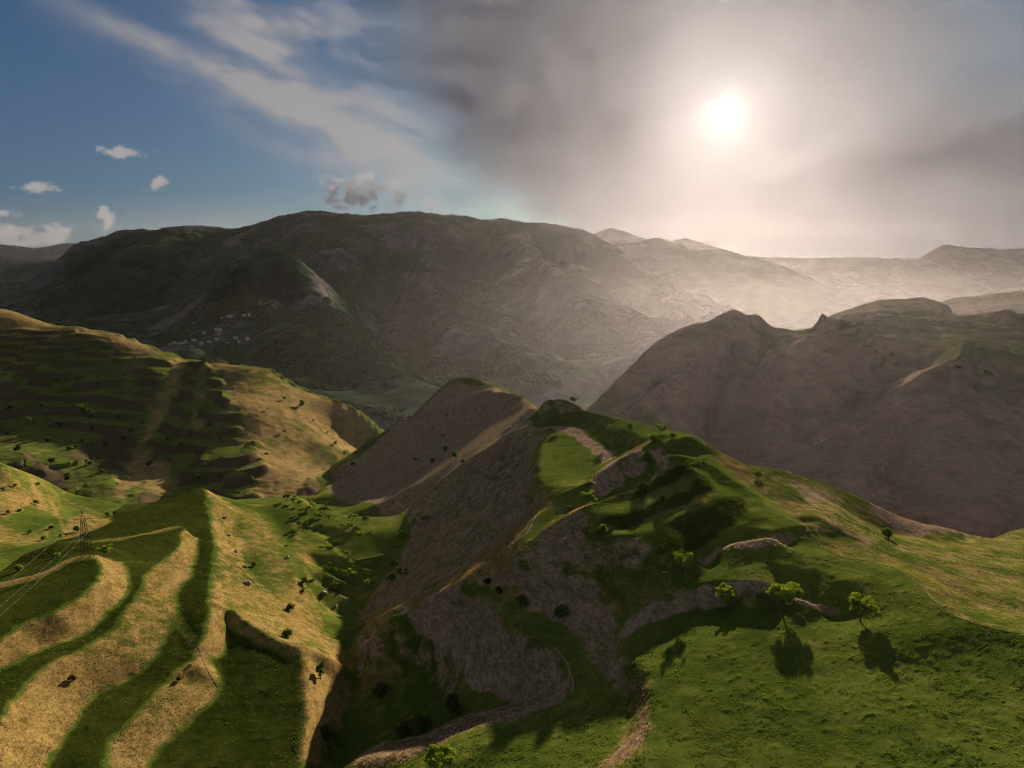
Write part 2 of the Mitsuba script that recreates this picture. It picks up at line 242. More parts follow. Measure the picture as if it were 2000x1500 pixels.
    '108 2597 -583 128 2637 -567 157 2568 -535 176 2550 -527 208 2527 -533 241 2518 -556 272 2507 -576',
    '115 2756 -698 136 2797 -682 166 2728 -650 187 2709 -642 221 2687 -648 256 2677 -671 289 2666 -691',
    '-407 5199 -1156 -604 5499 -1285 -857 5798 -1418 -1082 6097 -1582 -1328 6095 -1735 -1499 5794 -1806 -1608 5592 -1845 -1648 5492 -1871',
    '-41 5250 -1049 -205 5850 -1116 -358 6130 -1124 -459 6209 -1138 -560 6249 -1168 -638 6289 -1209 -741 6318 -1310 -897 6348 -1463',
    '-45 5800 -1429 -224 6400 -1496 -390 6679 -1504 -500 6758 -1518 -609 6797 -1548 -693 6836 -1589 -805 6865 -1690 -974 6892 -1843',
    '-914 3019 -1175 -816 2924 -1175 -705 2902 -1180 -590 2916 -1190 -525 2947 -1195',
    '-995 3287 -1345 -891 3194 -1345 -771 3174 -1350 -646 3190 -1360 -574 3223 -1365',
    '-1220 2847 -1120 -1185 2874 -1135 -1168 3017 -1150 -1131 3085 -1155 -1095 3127 -1160 -1041 3170 -1170',
    '-1600 200 -760',
    '-800 200 -780',
    '0 150 -620',
    '800 150 -560',
    '1700 200 -500',
    '2200 900 -520',
    '2150 2000 -850',
    '-2300 900 -780',
    '-2600 1800 -950',
    '-3300 4000 -1500',
    '2400 3300 -1900',
    '1500 3300 -1800',
    '800 3800 -1700',
    '600 4800 -1900',
    '600 6400 -2200',
    '-1000 6400 -2300',
    '-2000 6400 -2300',
    '-2500 5600 -2250',
    '-3300 5600 -2000',
    '-3300 4700 -1900',
    '-2000 4800 -2150',
    '-1300 4300 -1900',
    '-1500 5200 -2250',
    '2500 5600 -2300',
    '-600 100 -800',
    '-2600 200 -740',
    '2600 200 -480',
    '-3600 1000 -850',
    '-3600 6400 -2200',
    '3200 6400 -2300',
    '3200 200 -460',
    '3200 2000 -1100',
    '-4300 100 -780',
    '-4300 1000 -900',
    '-4300 2500 -1120',
    '-4300 3300 -1300',
    '-4300 4200 -1650',
    '-4300 6500 -2300',
    '4300 100 -460',
    '4300 1200 -600',
    '4300 2200 -1200',
    '4300 3400 -2000',
    '4300 6500 -2350',
]
GULLY = '-489 1946 -1150 -464 1719 -1090 -419 1594 -1070 -385 1508 -1055 -365 1400 -1033 -358 1303 -1018 -352 1222 -1002 -341 1129 -982 -335 1054 -970 -460 2250 0 -620 3300 0 -1000 4500 0'
LAYERS = {
    'C': ['-8376 9800 -588 -7475 9400 -664 -7040 9200 -692 -6687 9100 -699 -6279 8900 -772 -5814 8600 -832 -5453 8450 -817 -5108 8300 -867 -4799 8200 -900 -4472 8050 -977 -4036 7900 -1094 -3917 7800 -1129 -3619 7650 -1144 -3417 7600 -1112 -3085 7500 -1156 -2836 7450 -1184 -2747 7400 -1164 -2488 7250 -1307 -2237 7150 -1402 -1937 7050 -1524 -1721 7050 -1648 -1569 7100 -1752 -1498 7150 -1834', '-5595 7600 -1100 -4756 7200 -1155 -4173 7150 -1204 -3456 6700 -1287 -4520 6400 -1383 -3898 6200 -1390 -3365 6100 -1466 -2689 5900 -1322 -2358 6000 -1345 -2029 6120 -1520 -1746 6120 -1670 -1650 6950 -1840 -4217 5600 -1528 -3581 5300 -1533 -3122 5300 -1577 -2747 5300 -1621 -2211 5050 -1502 -1993 5450 -1577 -1770 5550 -1697 -1638 5700 -1790 -3672 4700 -1437 -3449 4800 -1508 -2827 4400 -1529 -2533 4500 -1602 -2266 4700 -1653 -1924 4500 -1678 -1687 4550 -1677 -1543 4800 -1688 -6478 7600 -1100 -5360 6200 -1390 -4210 4800 -1468 -3887 4400 -1529 -11065 10000 -600 -8764 7800 -1129 -7065 6200 -1390 -5549 4800 -1468 -5131 4400 -1566 -3536 4400 -1548 -3239 4280 -1552 -2927 4120 -1554 -2576 3980 -1552 -2221 3920 -1545 -1946 3880 -1513', '-9213 10780 -1040 -8222 10340 -1085 -7744 10120 -1098 -7356 10010 -1094 -6907 9790 -1153 -6395 9460 -1195 -5998 9295 -1169 -5619 9130 -1208 -5279 9020 -1233 -4920 8855 -1300 -4439 8690 -1405 -4308 8580 -1435 -3981 8415 -1440 -3758 8360 -1404 -3394 8250 -1440 -3120 8195 -1463 -3022 8140 -1441 -2736 7975 -1575 -2460 7865 -1664 -2130 7755 -1779 -1893 7755 -1902 -1726 7810 -2007 -1647 7865 -2090', '-10721 12544 -2104 -9568 12032 -2077 -9011 11776 -2055 -8559 11648 -2027 -8037 11392 -2053 -7442 11008 -2052 -6980 10816 -2000 -6538 10624 -2013 -6142 10496 -2018 -5725 10304 -2060 -5166 10112 -2138 -5013 9984 -2156 -4632 9792 -2139 -4373 9728 -2092 -3949 9600 -2110 -3630 9536 -2121 -3516 9472 -2093 -3184 9280 -2208 -2863 9152 -2283 -2479 9024 -2383 -2202 9024 -2502 -2008 9088 -2607 -1917 9152 -2693'],
    'E': ['598 6900 -1630 823 7000 -1457 1121 7200 -1241 1441 7450 -1021 1729 7750 -821 1953 7950 -732 2161 8050 -698 2345 8050 -692 2480 8000 -614 2662 8000 -590 2783 7900 -631 2848 7750 -607 3013 7700 -697 3172 7650 -722 3361 7550 -695 3426 7450 -629 3416 7380 -550 3521 7420 -564 3886 7800 -659 4429 8500 -705 4963 9000 -725 5410 9300 -714 5754 9400 -707 6183 9400 -679 6061 9000 -677 5860 8500 -692 6172 8400 -645 6204 8380 -605 6430 8400 -645 7098 8600 -582 8070 8800 -595', '2848 7750 -607 2214 7200 -718 1892 6800 -889 1605 6450 -1066 1272 6250 -1271 1018 6100 -1436 780 5800 -1535', '2597 7700 -650 2408 7450 -789 1958 7000 -1123 1704 6600 -1321', '1874 7350 -950 1506 6900 -1216 1182 6550 -1416 880 6200 -1515', '2462 7400 -1014 2195 6850 -1316 1967 6400 -1538 1777 5900 -1610', '3384 7350 -666 3040 7050 -769 2660 6600 -966 2477 6200 -1142 2301 5650 -1403 2146 5300 -1490', '2890 7500 -853 2473 6900 -1216 2199 6200 -1490 2000 5600 -1574', '3405 7350 -643 3595 7150 -846 3755 7000 -1025 3928 6900 -1140 4066 6800 -1166', '3208 6900 -999 3101 6400 -1230 2613 5700 -1462', '2801 6400 -1230 2541 5800 -1441', '3559 6600 -1268 3060 6080 -1387 2505 5650 -1505', '4114 6100 -817 3907 6000 -878 3622 5880 -971 3428 5780 -1065 3181 5700 -1195 2631 5550 -1415 2293 5350 -1504 1887 5100 -1568 1614 4800 -1588', '3277 5450 -1108 2770 5000 -1323 2284 4600 -1521 1937 4300 -1530', '3466 5520 -1193 3021 5000 -1446 2606 4500 -1602', '2724 5200 -1461 2303 4800 -1548', '2726 4700 -1414 2399 4400 -1485 2199 4200 -1530', '3541 5300 -1188 3562 5000 -1323 3279 4550 -1505 2974 4350 -1548 2953 4050 -1613 2954 3850 -1700', '3811 5750 -1036 3407 5200 -1292 3030 4750 -1453 2718 4200 -1637', '3560 4700 -1437 3884 4900 -1337 3458 4300 -1530 3887 4400 -1529', '4414 6500 -789 4606 6400 -877 4952 6400 -877 5703 6400 -927 4374 5900 -1087 4456 5400 -1210', '5125 7400 -784 4802 7600 -864 4623 8000 -909 5540 7500 -795 4153 7700 -875 4183 8000 -817 4333 7000 -959', '658 7590 -1873 905 7700 -1703 1233 7920 -1496 1585 8195 -1286 1902 8525 -1099 2148 8745 -1019 2377 8855 -990 2580 8855 -985 2728 8800 -907 2928 8800 -885 3061 8690 -924 3133 8525 -896 3315 8470 -987 3489 8415 -1012 3697 8305 -985 3769 8195 -916 3758 8118 -834 3873 8162 -852 4275 8580 -964 4872 9350 -1040 5460 9900 -1085 5951 10230 -1091 6330 10340 -1093 6801 10340 -1073 6667 9900 -1057 6447 9350 -1053 6790 9240 -1010 6824 9218 -970 7073 9240 -1015 7807 9460 -972 8877 9680 -1013', '765 8832 -2445 1053 8960 -2286 1435 9216 -2098 1845 9536 -1913 2214 9920 -1755 2499 10176 -1695 2765 10304 -1678 3002 10304 -1678 3174 10240 -1599 3408 10240 -1581 3562 10112 -1616 3646 9920 -1578 3857 9856 -1670 4060 9792 -1696 4302 9664 -1667 4386 9536 -1593 4373 9446 -1506 4507 9498 -1530 4974 9984 -1683 5669 10880 -1832 6353 11520 -1934 6925 11904 -1979 7366 12032 -2004 7914 12032 -2002 7758 11520 -1953 7501 10880 -1906 7901 10752 -1871 7941 10726 -1831 8230 10752 -1889 9085 11008 -1893 10329 11264 -1999'],
    'G': ['4969 10800 -937 5484 11200 -826 5972 11500 -743 6270 11500 -647 6664 11500 -638 7012 11500 -612 7373 11500 -699 7650 11500 -813', '5280 10000 -753 5736 10000 -722 6350 10000 -737', '5466 11880 -1353 6032 12320 -1262 6570 12650 -1196 6897 12650 -1105 7330 12650 -1103 7713 12650 -1083 8110 12650 -1177 8415 12650 -1296', '6360 13824 -2335 7019 14336 -2292 7645 14720 -2267 8026 14720 -2187 8530 14720 -2201 8975 14720 -2196 9437 14720 -2306 9792 14720 -2437'],
    'K': ['12227 20000 -1353 12820 20000 -1201 13260 20000 -1049 13713 20000 -1019 14461 20000 -913 15210 20000 -823 16710 20000 -687', '11058 17000 -1279 12090 17000 -1215 13251 17000 -1150', '13449 22000 -2173 14102 22000 -2032 14586 22000 -1889 15085 22000 -1868 15907 22000 -1777 16731 22000 -1702 18381 22000 -1599', '15650 25600 -4109 16410 25600 -3995 16973 25600 -3871 17553 25600 -3871 18510 25600 -3816 19468 25600 -3778 21389 25600 -3752'],
    'F': ['-29000 33000 -2232 -27502 34000 -2041 -26654 35000 -1704 -26264 36000 -1345 -26492 39000 0 -25557 40000 887 -24595 41000 1451 -23890 42000 1917 -22812 43000 2338 -22427 43500 2365 -21859 45000 2414 -20634 46000 2367 -18576 46000 2300 -17329 45500 2607 -15423 45000 3133 -13393 45000 3458 -12384 45000 3555 -11389 45000 3360 -9726 45000 3067 -8134 45500 3233 -5479 46000 3435 -3851 47000 3374 -2103 47000 3102 -876 47000 3204 351 47000 2931 2106 47000 2692 3869 47000 2179 5636 47000 1801 7064 47000 1112 8843 45000 -334', '-12384 45000 3555 -11663 40000 2059 -11050 35000 776 -8918 29500 -219 -6894 25200 -942 -5036 21200 -1757 -3611 18000 -2186 -2386 14600 -2458 -1853 12800 -2561', '-9174 24800 -37 -10722 25800 -153 -11589 26400 -393 -12083 26500 -990 -11673 23500 -1589 -11283 21000 -1934', '-9174 24800 -37 -8308 25000 -93 -6715 23300 -608 -6015 22600 -930', '-13549 36000 533 -14773 35000 259', '-7229 21500 -1454 -9127 23000 -1381 -8535 19500 -1841 -6648 18000 -1907 -5479 17800 -1886 -4068 15000 -2172 -4208 13500 -2380 -2935 12500 -2501 -2411 11800 -2645', '-9303 44500 2614 -7763 40500 898 -7469 36500 -816 -5943 30500 -2063 -4395 24800 -2819 -2853 18200 -2778 -2080 14800 -2785', '-5193 43500 2713 -4801 36500 809 -3410 30000 -671 -2103 23000 -1207 -1226 20000 -1658 -398 17200 -1955 353 15200 -2201 890 14300 -2408 1341 14300 -2748', '-3974 26000 -1759 -2816 21500 -2444 -1849 17000 -2728', '-2181 41500 1225 -1046 34500 -771 -238 31200 -1873 799 26000 -2554 1664 21500 -2945 2020 16200 -2856', '-1729 22500 -2210 -859 18500 -2534 -246 15800 -2660', '329 44000 2265 1694 37500 555 2198 29000 -648 2804 24500 -1471 3458 22500 -2210 3524 19000 -2455', '4153 42500 943 5328 37000 -827 5731 30000 -2029 5648 24500 -2407', '6046 40000 -297 6727 34000 -1527 7101 29000 -2182', '-19116 42500 1567 -17758 38000 282 -16529 33000 -985 -15491 29000 -1741', '-22818 43000 2276 -21141 37500 832 -20002 33500 -249 -19869 31500 -1177 -20249 30500 -1831', '-17787 44000 1944 -15917 38500 854', '-14119 41000 1811 -12966 37500 832', '-8682 38500 854 -7966 31000 -230', '-24091 37500 -279 -23804 34000 -1527 -22268 31000 -2097 -18009 29500 -1771', '-1896 10000 -2525 -1670 12500 -2802 -1814 11500 -2810 -12848 22000 -2161 -10249 19000 -2160 -8551 17000 -2329 -6411 15000 -2407 -4629 13500 -2380 -3296 12000 -2593 -2263 11500 -2670 0 14000 -2801 907 14500 -2844 1641 14000 -2690 3289 17000 -2329 5410 22000 -2161 11482 30000 -2303', '-31900 36300 -3770 -30253 37400 -3572 -29319 38500 -3244 -28891 39600 -2905 -29141 42900 -1650 -28113 44000 -774 -27054 45100 -222 -26278 46200 225 -25093 47300 635 -24670 47850 653 -24045 49500 663 -22697 50600 603 -20433 50600 564 -19062 50050 902 -16966 49500 1468 -14733 49500 1814 -13622 49500 1921 -12528 49500 1736 -10699 49500 1456 -8948 50050 1615 -6027 50600 1813 -4236 51700 1723 -2313 51700 1455 -963 51700 1558 386 51700 1286 2317 51700 1046 4256 51700 529 6199 51700 145 7770 51700 -552 9727 49500 -1940', '-37120 42240 -7398 -35203 43520 -7184 -34117 44800 -6877 -33618 46080 -6586 -33910 49920 -5544 -32713 51200 -4695 -31481 52480 -4171 -30579 53760 -3766 -29200 55040 -3386 -28707 55680 -3390 -27979 57600 -3469 -26412 58880 -3561 -23777 58880 -3534 -22182 58240 -3119 -19742 57600 -2462 -17144 57600 -2064 -15851 57600 -1934 -14578 57600 -2099 -12449 57600 -2347 -10412 58240 -2202 -7013 58880 -2013 -4929 60160 -2172 -2691 60160 -2431 -1121 60160 -2324 449 60160 -2596 2696 60160 -2840 4952 60160 -3367 7214 60160 -3765 9042 60160 -4478 11319 57600 -5728'],
    'M': ['5683 63000 1397 8242 61000 1801 9914 60000 1595 11260 60000 1772 12815 60000 2300 13932 58000 1713 15441 57000 928 16215 56000 1077 17053 56000 1159 18230 55000 570 20012 53000 -157 21587 50000 -968 23362 48000 -1974 25075 47000 -2501 26715 46000 -3111 28679 44000 -3816', '8740 46000 -1719 11703 44000 -1644 14705 43000 -1607 17604 42000 -2203 20365 41000 -2773 8760 38000 -3733 13832 36000 -3537', '6251 69300 -817 9066 67100 -353 10905 66000 -533 12386 66000 -365 14097 66000 152 15325 63800 -375 16985 62700 -1139 17837 61600 -964 18758 61600 -889 20053 60500 -1458 22013 58300 -2140 23746 55000 -2875 25698 52800 -3843 27583 51700 -4366 29387 50600 -4973 31547 48400 -5654', '7274 80640 -6042 10550 78080 -5437 12690 76800 -5556 14413 76800 -5407 16404 76800 -4916 17833 74240 -5302 19765 72960 -6017 20755 71680 -5779 21828 71680 -5725 23335 70400 -6244 25616 67840 -6820 27632 64000 -7373 29903 61440 -8252 32096 60160 -8766 34196 58880 -9367 36709 56320 -9992'],
    'R': ['32080 90000 -2349 34057 90000 -1340 38092 90000 -669 40785 90000 -334 43534 90000 -669 47648 90000 -1004 50350 90000 -803 53130 90000 -1340', '35288 99000 -5694 37463 99000 -4708 41901 99000 -4089 44864 99000 -3793 47887 99000 -4168 52413 99000 -4568 55385 99000 -4412 58443 99000 -4998', '41062 115200 -13586 43594 115200 -12656 48758 115200 -12162 52205 115200 -11954 55723 115200 -12426 60989 115200 -12980 64448 115200 -12931 68006 115200 -13630'],
}
NEAR_COVER = [
    (-0.45, 0.0, '-1362 2815 -3116 5520 -2221 3421 -2030 2750 -1548 1880 -1557 1779 -848 908 -330 871 -440 1259 -518 1433 -639 1522 -751 1633 -847 1721 -1024 2170'),  # fields of the striped hill: weak sunlight painted as darker grass
    (0.43, 0.0, '-1362 2815 -1186 2502 -1022 2174 -918 1904 -811 1648 -797 1713 -646 1542 -530 1471 -553 1700 -659 1984 -747 2160 -813 2266 -966 2612 -1109 2770 -1176 2745 -1291 2858'),
    (0.45, 0.0, '-1038 2896 -888 2550 -786 2294 -704 2249 -804 2463 -930 2733 -1021 2942'),
    (0.4, 0.0, '-553 1700 -659 1984 -610 1978 -512 1768 -419 1599 -474 1560'),
    (0.74, 0.0, '-1192 1784 -1125 1711 -1080 1619 -1062 1524 -1069 1446 -1108 1380 -1105 1317 -1103 1232 -1078 1195 -1066 1259 -1043 1355 -1010 1434 -1012 1538 -1015 1609 -1045 1681 -1101 1773 -1195 1877 -1290 1945'),
    (0.72, 0.0, '-1142 2181 -1108 2105 -1071 2010 -1068 1885 -1055 1778 -991 1614 -958 1476 -959 1356 -971 1281 -975 1210 -961 1152 -930 1082 -888 961 -848 908 -786 959 -786 959 -818 1033 -849 1105 -865 1156 -876 1217 -870 1276 -837 1325 -820 1377 -835 1452 -859 1517 -879 1585 -764 1457 -819 1528 -882 1615 -931 1713 -955 1777 -970 1875 -1043 2069 -1084 2155 -1122 2235'),
    (0.5, 0.0, '-874 1604 -883 1580 -853 1545 -764 1446 -748 1443'),
    (0.7, 0.0, '-836 1538 -748 1443 -750 1490 -701 1405 -651 1351 -647 1258 -672 1140 -672 1081 -726 1039 -748 1123 -743 1222 -750 1352 -734 1393 -779 1463'),
    (0.72, 0.0, '-861 1764 -775 1580 -750 1490 -740 1446 -705 1438 -706 1486 -730 1574 -774 1662 -850 1797'),
    (0.85, 0.0, '-799 1707 -732 1626 -648 1546 -534 1482 -477 1571 -443 1617 -432 1503 -489 1450 -520 1448 -582 1492 -641 1527 -717 1588 -770 1659'),
    (0.72, 0.0, '-510 1439 -433 1506 -412 1493 -379 1293 -370 1129 -401 1083 -418 1164 -440 1259 -478 1350'),
    (0.0, 0.0, '-1109 2770 -1086 2798 -959 2612 -865 2420 -805 2264 -819 2249 -920 2477 -1013 2645'),
    (0.6, 0.0, '-2029 2724 -1404 2099 -1316 2125 -1237 2321 -1194 2295 -1173 2201 -1304 2103 -1390 2077'),
    (0.7, 0.3, '-1505 1716 -1444 1749 -1264 1653 -1361 1884 -1343 1952 -1293 1939 -1173 1779 -1209 1756 -1234 1707 -1244 1626 -1299 1572'),
    (0.6, 0.0, '-3254 4077 -3064 3903 -2808 3710 -2717 3604 -2571 3316 -2486 3126 -2530 3124 -2683 3129 -3515 4167'),
    (0.55, 0.0, '-3038 4022 -2922 3929 -2703 3695 -2592 3552 -2590 3464 -2816 3753'),
    (0.6, 0.0, '-2145 3000 -2114 3000 -3053 4241 -2708 3810 -2689 3728 -2930 4007'),
    (0.5, 0.0, '-3046 4307 -2976 4263 -2888 4102 -2613 3925 -2294 3615 -2553 3831 -2841 4032'),
    (0.65, 0.1, '-2565 3793 -2277 3573 -1531 2362 -1554 2301 -2148 3014 -2369 3367'),
    (0.5, 0.1, '-2475 3049 -2346 3006 -2364 3251 -2212 2995 -2107 2659 -2188 2677 -2343 2708'),
    (0.45, 0.55, '118 2194 76 2130 54 1933 61 1690 86 1615 77 1580 13 1554 -77 1559 -181 1567 -289 1582 -424 1813 -520 2082 -472 2112 -420 2326 -410 2515 -467 2744 -377 3138 -171 3082 70 2535'),
    (0.35, 0.62, '70 2535 -171 3082 -377 3138 -467 2744 -694 3299 -1193 4352 -1604 5248 -1522 5343 -1310 5484 -1105 5823 -877 6024 -604 5944 -434 5863 -167 5363 0 4243 128 3389'),
    (0.75, 0.2, '86 1622 94 1573 87 1531 61 1505 17 1383 0 1330 -70 1418 -110 1400 -168 1448 -281 1532 -343 1579 -417 1728 -469 1864 -381 1755 -237 1592 -130 1580 -51 1569 25 1555'),
    (0.42, 0.72, '-101 1389 -66 1316 0 1185 47 1112 81 1064 99 1018 103 972 95 944 67 924 23 905 -31 901 -77 890 -107 880 -156 901 -203 936 -300 1150 -318 1160 -305 1168 -235 1133 -229 1103 -155 1057 -112 1082 -64 1074 -9 1053 9 1063 -38 1118 -95 1174 -125 1284 -174 1383 -244 1462 -312 1594'),
    (0.42, 0.72, '-110 1400 -168 1448 -258 1473 -174 1383 -125 1284 -63 1252 -66 1316'),
    (0.5, 0.6, '0 1330 -46 1393 -87 1407 -45 1354 10 1261 60 1199 97 1157 129 1095 145 1043 160 965 179 889 172 820 131 754 106 738 122 683 155 730 176 773 189 826 194 890 190 968 187 1051 201 1136 177 1187 131 1225 95 1279 64 1302 44 1347 13 1326'),
    (0.45, 0.65, '13 1326 45 1364 74 1408 117 1444 164 1401 140 1324 127 1290 166 1264 238 1205 220 1215 185 1247 125 1268 64 1302'),
    (0.35, 0.5, '129 1314 222 1287 306 1298 295 1247 251 1223 239 1209 175 1254 121 1288'),
    (0.3, 0.45, '148 1402 223 1377 297 1404 346 1431 431 1486 464 1423 407 1395 344 1362 256 1313 166 1361'),
    (0.1, 0.2, '366 1576 409 1577 435 1547 429 1508 353 1463 303 1434 227 1401 207 1424 253 1483'),
    (0.15, 0.3, '306 1298 452 1403 516 1390 497 1350 448 1300 377 1250 298 1212'),
    (0.7, 0.1, '168 1483 213 1513 259 1520 308 1533 371 1572 411 1586 371 1544 302 1504 252 1476 172 1417 116 1437 57 1390 17 1329 5 1328 45 1384 106 1457'),
    (0.6, 0.3, '402 1789 352 1773 300 1779 245 1706 211 1668 211 1625 246 1619 293 1669 349 1721'),
    (0.45, 0.8, '209 1649 194 1568 200 1555 225 1537 249 1547 284 1574 293 1604 281 1660 290 1776 237 1645'),
    (0.4, 0.8, '298 1764 347 1749 355 1662 341 1629 308 1600 291 1636'),
    (0.4, 0.7, '381 1711 412 1729 393 1614 377 1571 364 1597'),
    (0.25, 0.9, '206 1095 239 1106 267 1111 312 1109 362 1094 397 1067 426 1052 486 1047 513 1013 539 996 541 991 536 981 508 1000 465 998 428 1031 390 1043 354 1065 315 1081 272 1086 234 1078 195 1057'),
    (0.25, 0.9, '367 1225 394 1235 426 1243 467 1244 501 1231 548 1248 582 1279 589 1281 584 1269 549 1235 504 1187 461 1174 416 1181 393 1214 351 1181'),
    (0.25, 0.85, '84 2365 147 2323 205 2254 250 2177 252 2090 277 1995 302 1897 296 1786 260 1809 244 1914 219 2045 204 2147 158 2220 110 2314'),
    (0.35, 0.25, '598 1298 595 1236 601 1185 628 1160 658 1146 688 1116 688 1055 676 981 681 927 736 878 789 854 4912 5504 3834 5235 998 1715 807 1736 633 1687 573 1713 516 1749 536 1639 573 1484'),
    (0.55, 0.1, '516 1749 585 1707 635 1618 653 1444 603 1303 598 1367 588 1524 553 1650'),
    (0.25, 0.75, '969 1715 3552 5771 3748 5362 1231 1699 1045 1603 968 1609 959 1656'),
    (0.3, 0.6, '711 1643 847 1698 869 1656 708 1487 698 1548'),
    (0.5, 0.4, '679 1519 693 1379 731 1280 699 1239 654 1299 663 1466'),
    (0.2, 0.5, '137 3349 128 2554 170 2467 234 2441 264 2404 188 2384 91 2518'),
    (0.42, 0.5, '-333 1500 -315 1461 -294 1454 -236 1394 -190 1363 -154 1274 -148 1217 -110 1177 -118 1244 -142 1311 -173 1369 -239 1423 -285 1466'),
    (0.3, 0.9, '-473 1819 -351 1583 -322 1466 -335 1459 -416 1582'),
    (0.4, 0.5, '-319 1184 -227 1093 -145 988 -106 871 -168 877 -260 960'),
    (0.12, 0, '160 1413 230 1424 267 1440 308 1459 358 1485 399 1511 434 1541 439 1525 391 1465 347 1435 298 1409 253 1388 223 1380 158 1391'),
    (0.12, 0, '156 1375 232 1329 303 1357 349 1383 414 1418 465 1453 474 1438 402 1375 339 1339 293 1312 253 1294 223 1290 140 1374'),
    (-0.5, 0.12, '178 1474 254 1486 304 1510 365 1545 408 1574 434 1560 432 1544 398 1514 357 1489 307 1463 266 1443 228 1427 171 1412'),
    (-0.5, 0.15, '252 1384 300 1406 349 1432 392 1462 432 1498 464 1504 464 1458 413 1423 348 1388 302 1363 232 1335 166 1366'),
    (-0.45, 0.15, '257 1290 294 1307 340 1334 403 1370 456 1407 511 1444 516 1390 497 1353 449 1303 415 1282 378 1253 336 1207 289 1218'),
]
C_COVER = [
    (0.5, 0.3, '-8049 9420 -6521 8876 -5418 8395 -4759 8131 -4083 7876 -4101 7561 -4774 7733 -5429 8012 -6142 8332 -7187 8374'),
    (0.12, 0.12, '-6999 8132 -6092 8258 -5418 8395 -4030 7887 -3454 6696 -3260 5110 -4325 4843'),
    (0.85, 0.1, '-4027 7940 -3885 7881 -3398 6579 -3152 5688 -2873 4990 -2577 4263 -2753 4333 -3156 5401 -3509 6288 -3687 6959'),
    (0.55, 0.1, '-3407 7215 -3332 7198 -2987 6311 -2756 5659 -2816 5672 -3095 6370'),
    (0.75, 0.0, '-3444 7504 -3039 7388 -2721 7326 -2254 7207 -1726 7074 -1502 7175 -1583 6639 -1588 5217 -1573 4428 -1879 4673 -1931 5154 -2096 5273 -2389 5710 -2571 6011 -2996 6741'),
    (0.5, 0.65, '-1902 6008 -1723 6028 -1614 5964 -1588 5217 -1664 4702 -1814 5418'),
    (0.55, 0.1, '-3104 5191 -2826 5290 -2478 4755 -2435 4516 -2603 4434'),
    (0.6, 0.1, '-5349 8385 -5025 8164 -4083 7876 -3977 7661 -4393 7570 -4811 7799'),
]
F_COVER = [
    (-0.6, -0.5, '-11514 25251 -14364 32723 -13816 33245 -12112 32741 -10292 30969 -8239 27196 -6681 22512 -7224 21486 -9009 22697 -10488 22875'),
    (0.4, 0.15, '-12733 21803 -12787 23872 -11514 25251 -14432 32887 -10824 23887 -11193 22502 -11180 20784 -11626 20418'),
    (0.45, 0.12, '-10292 30969 -8955 29620 -7179 26989 -5895 22405 -6545 21396 -7214 20481 -8229 20256 -8589 21600 -7258 21591 -6646 22509 -8239 27196'),
    (0.6, 0.2, '-7071 30016 -6295 29460 -4504 24390 -2964 18216 -3052 16413 -4242 19689 -5838 24643'),
    (-0.4, -0.4, '-25613 39059 -22648 42661 -18541 41167 -16162 31742 -15726 27439 -19543 30129'),
    (-0.4, -0.4, '-5597 19169 -3208 15924 -1988 12685 -2335 11411 -3406 12057 -4894 14275 -5876 16509'),
    (0.6, 0.4, '-7765 43278 -4849 37995 -5438 36076 -7558 40220'),
    (0.05, -0.5, '-2885 27114 -1450 23726 0 23220 1093 17631 1386 14818 671 14334 -249 16065 -1559 20256'),  # scrub streak on the lower slope, painted lighter green for sunlight
]

# where things stand
TREES = [
    ((44.2, 100.9, -56.4), 5.8, 0, 'yellow-green tree in full leaf, the middle one of three along the dark bank'),
    ((54.8, 96.5, -55.7), 4.6, 1, 'yellow-green tree at the right end of the dark bank with a leaning trunk'),
    ((37.1, 106.4, -57.9), 3.7, 2, 'flat-topped yellow-green tree at the left of three along the dark bank'),
    ((32.2, 116.0, -57.5), 5.4, 3, 'slender pale green tree with a thin trunk left of the upper dark bank'),
    ((-9.7, 80.8, -68.7), 2.7, 4, 'wide low yellow-green tree at the bottom edge on the brown rim'),
    ((18.0, 146.9, -55.3), 3.4, 1, 'small bright tree at the near corner of the flat green meadow'),
    ((2.4, 130.4, -63.7), 2.8, 0, 'small green tree beside the path where the green tongue ends'),
    ((-44.6, 140.3, -95.6), 4.2, 3, 'dark green tree casting a shadow on the straw-coloured slope of the left hill'),
    ((-126.4, 193.9, -89.6), 4.0, 2, 'bright green tree just right of the lattice pylon'),
    ((42.2, 183.8, -48.0), 3.4, 0, 'round pale tree on the skyline crest of the green hill'),
    ((31.0, 206.0, -53.9), 3.2, 3, 'thin bare-branched sapling on the upper meadow below the dark knoll'),
    ((45.2, 155.3, -49.8), 3.4, 2, 'dark upright tree on the crest above the stacked terraces'),
    ((22.9, 244.9, -52.3), 2.6, 1, 'small dark tree on the right shoulder of the knoll'),
]
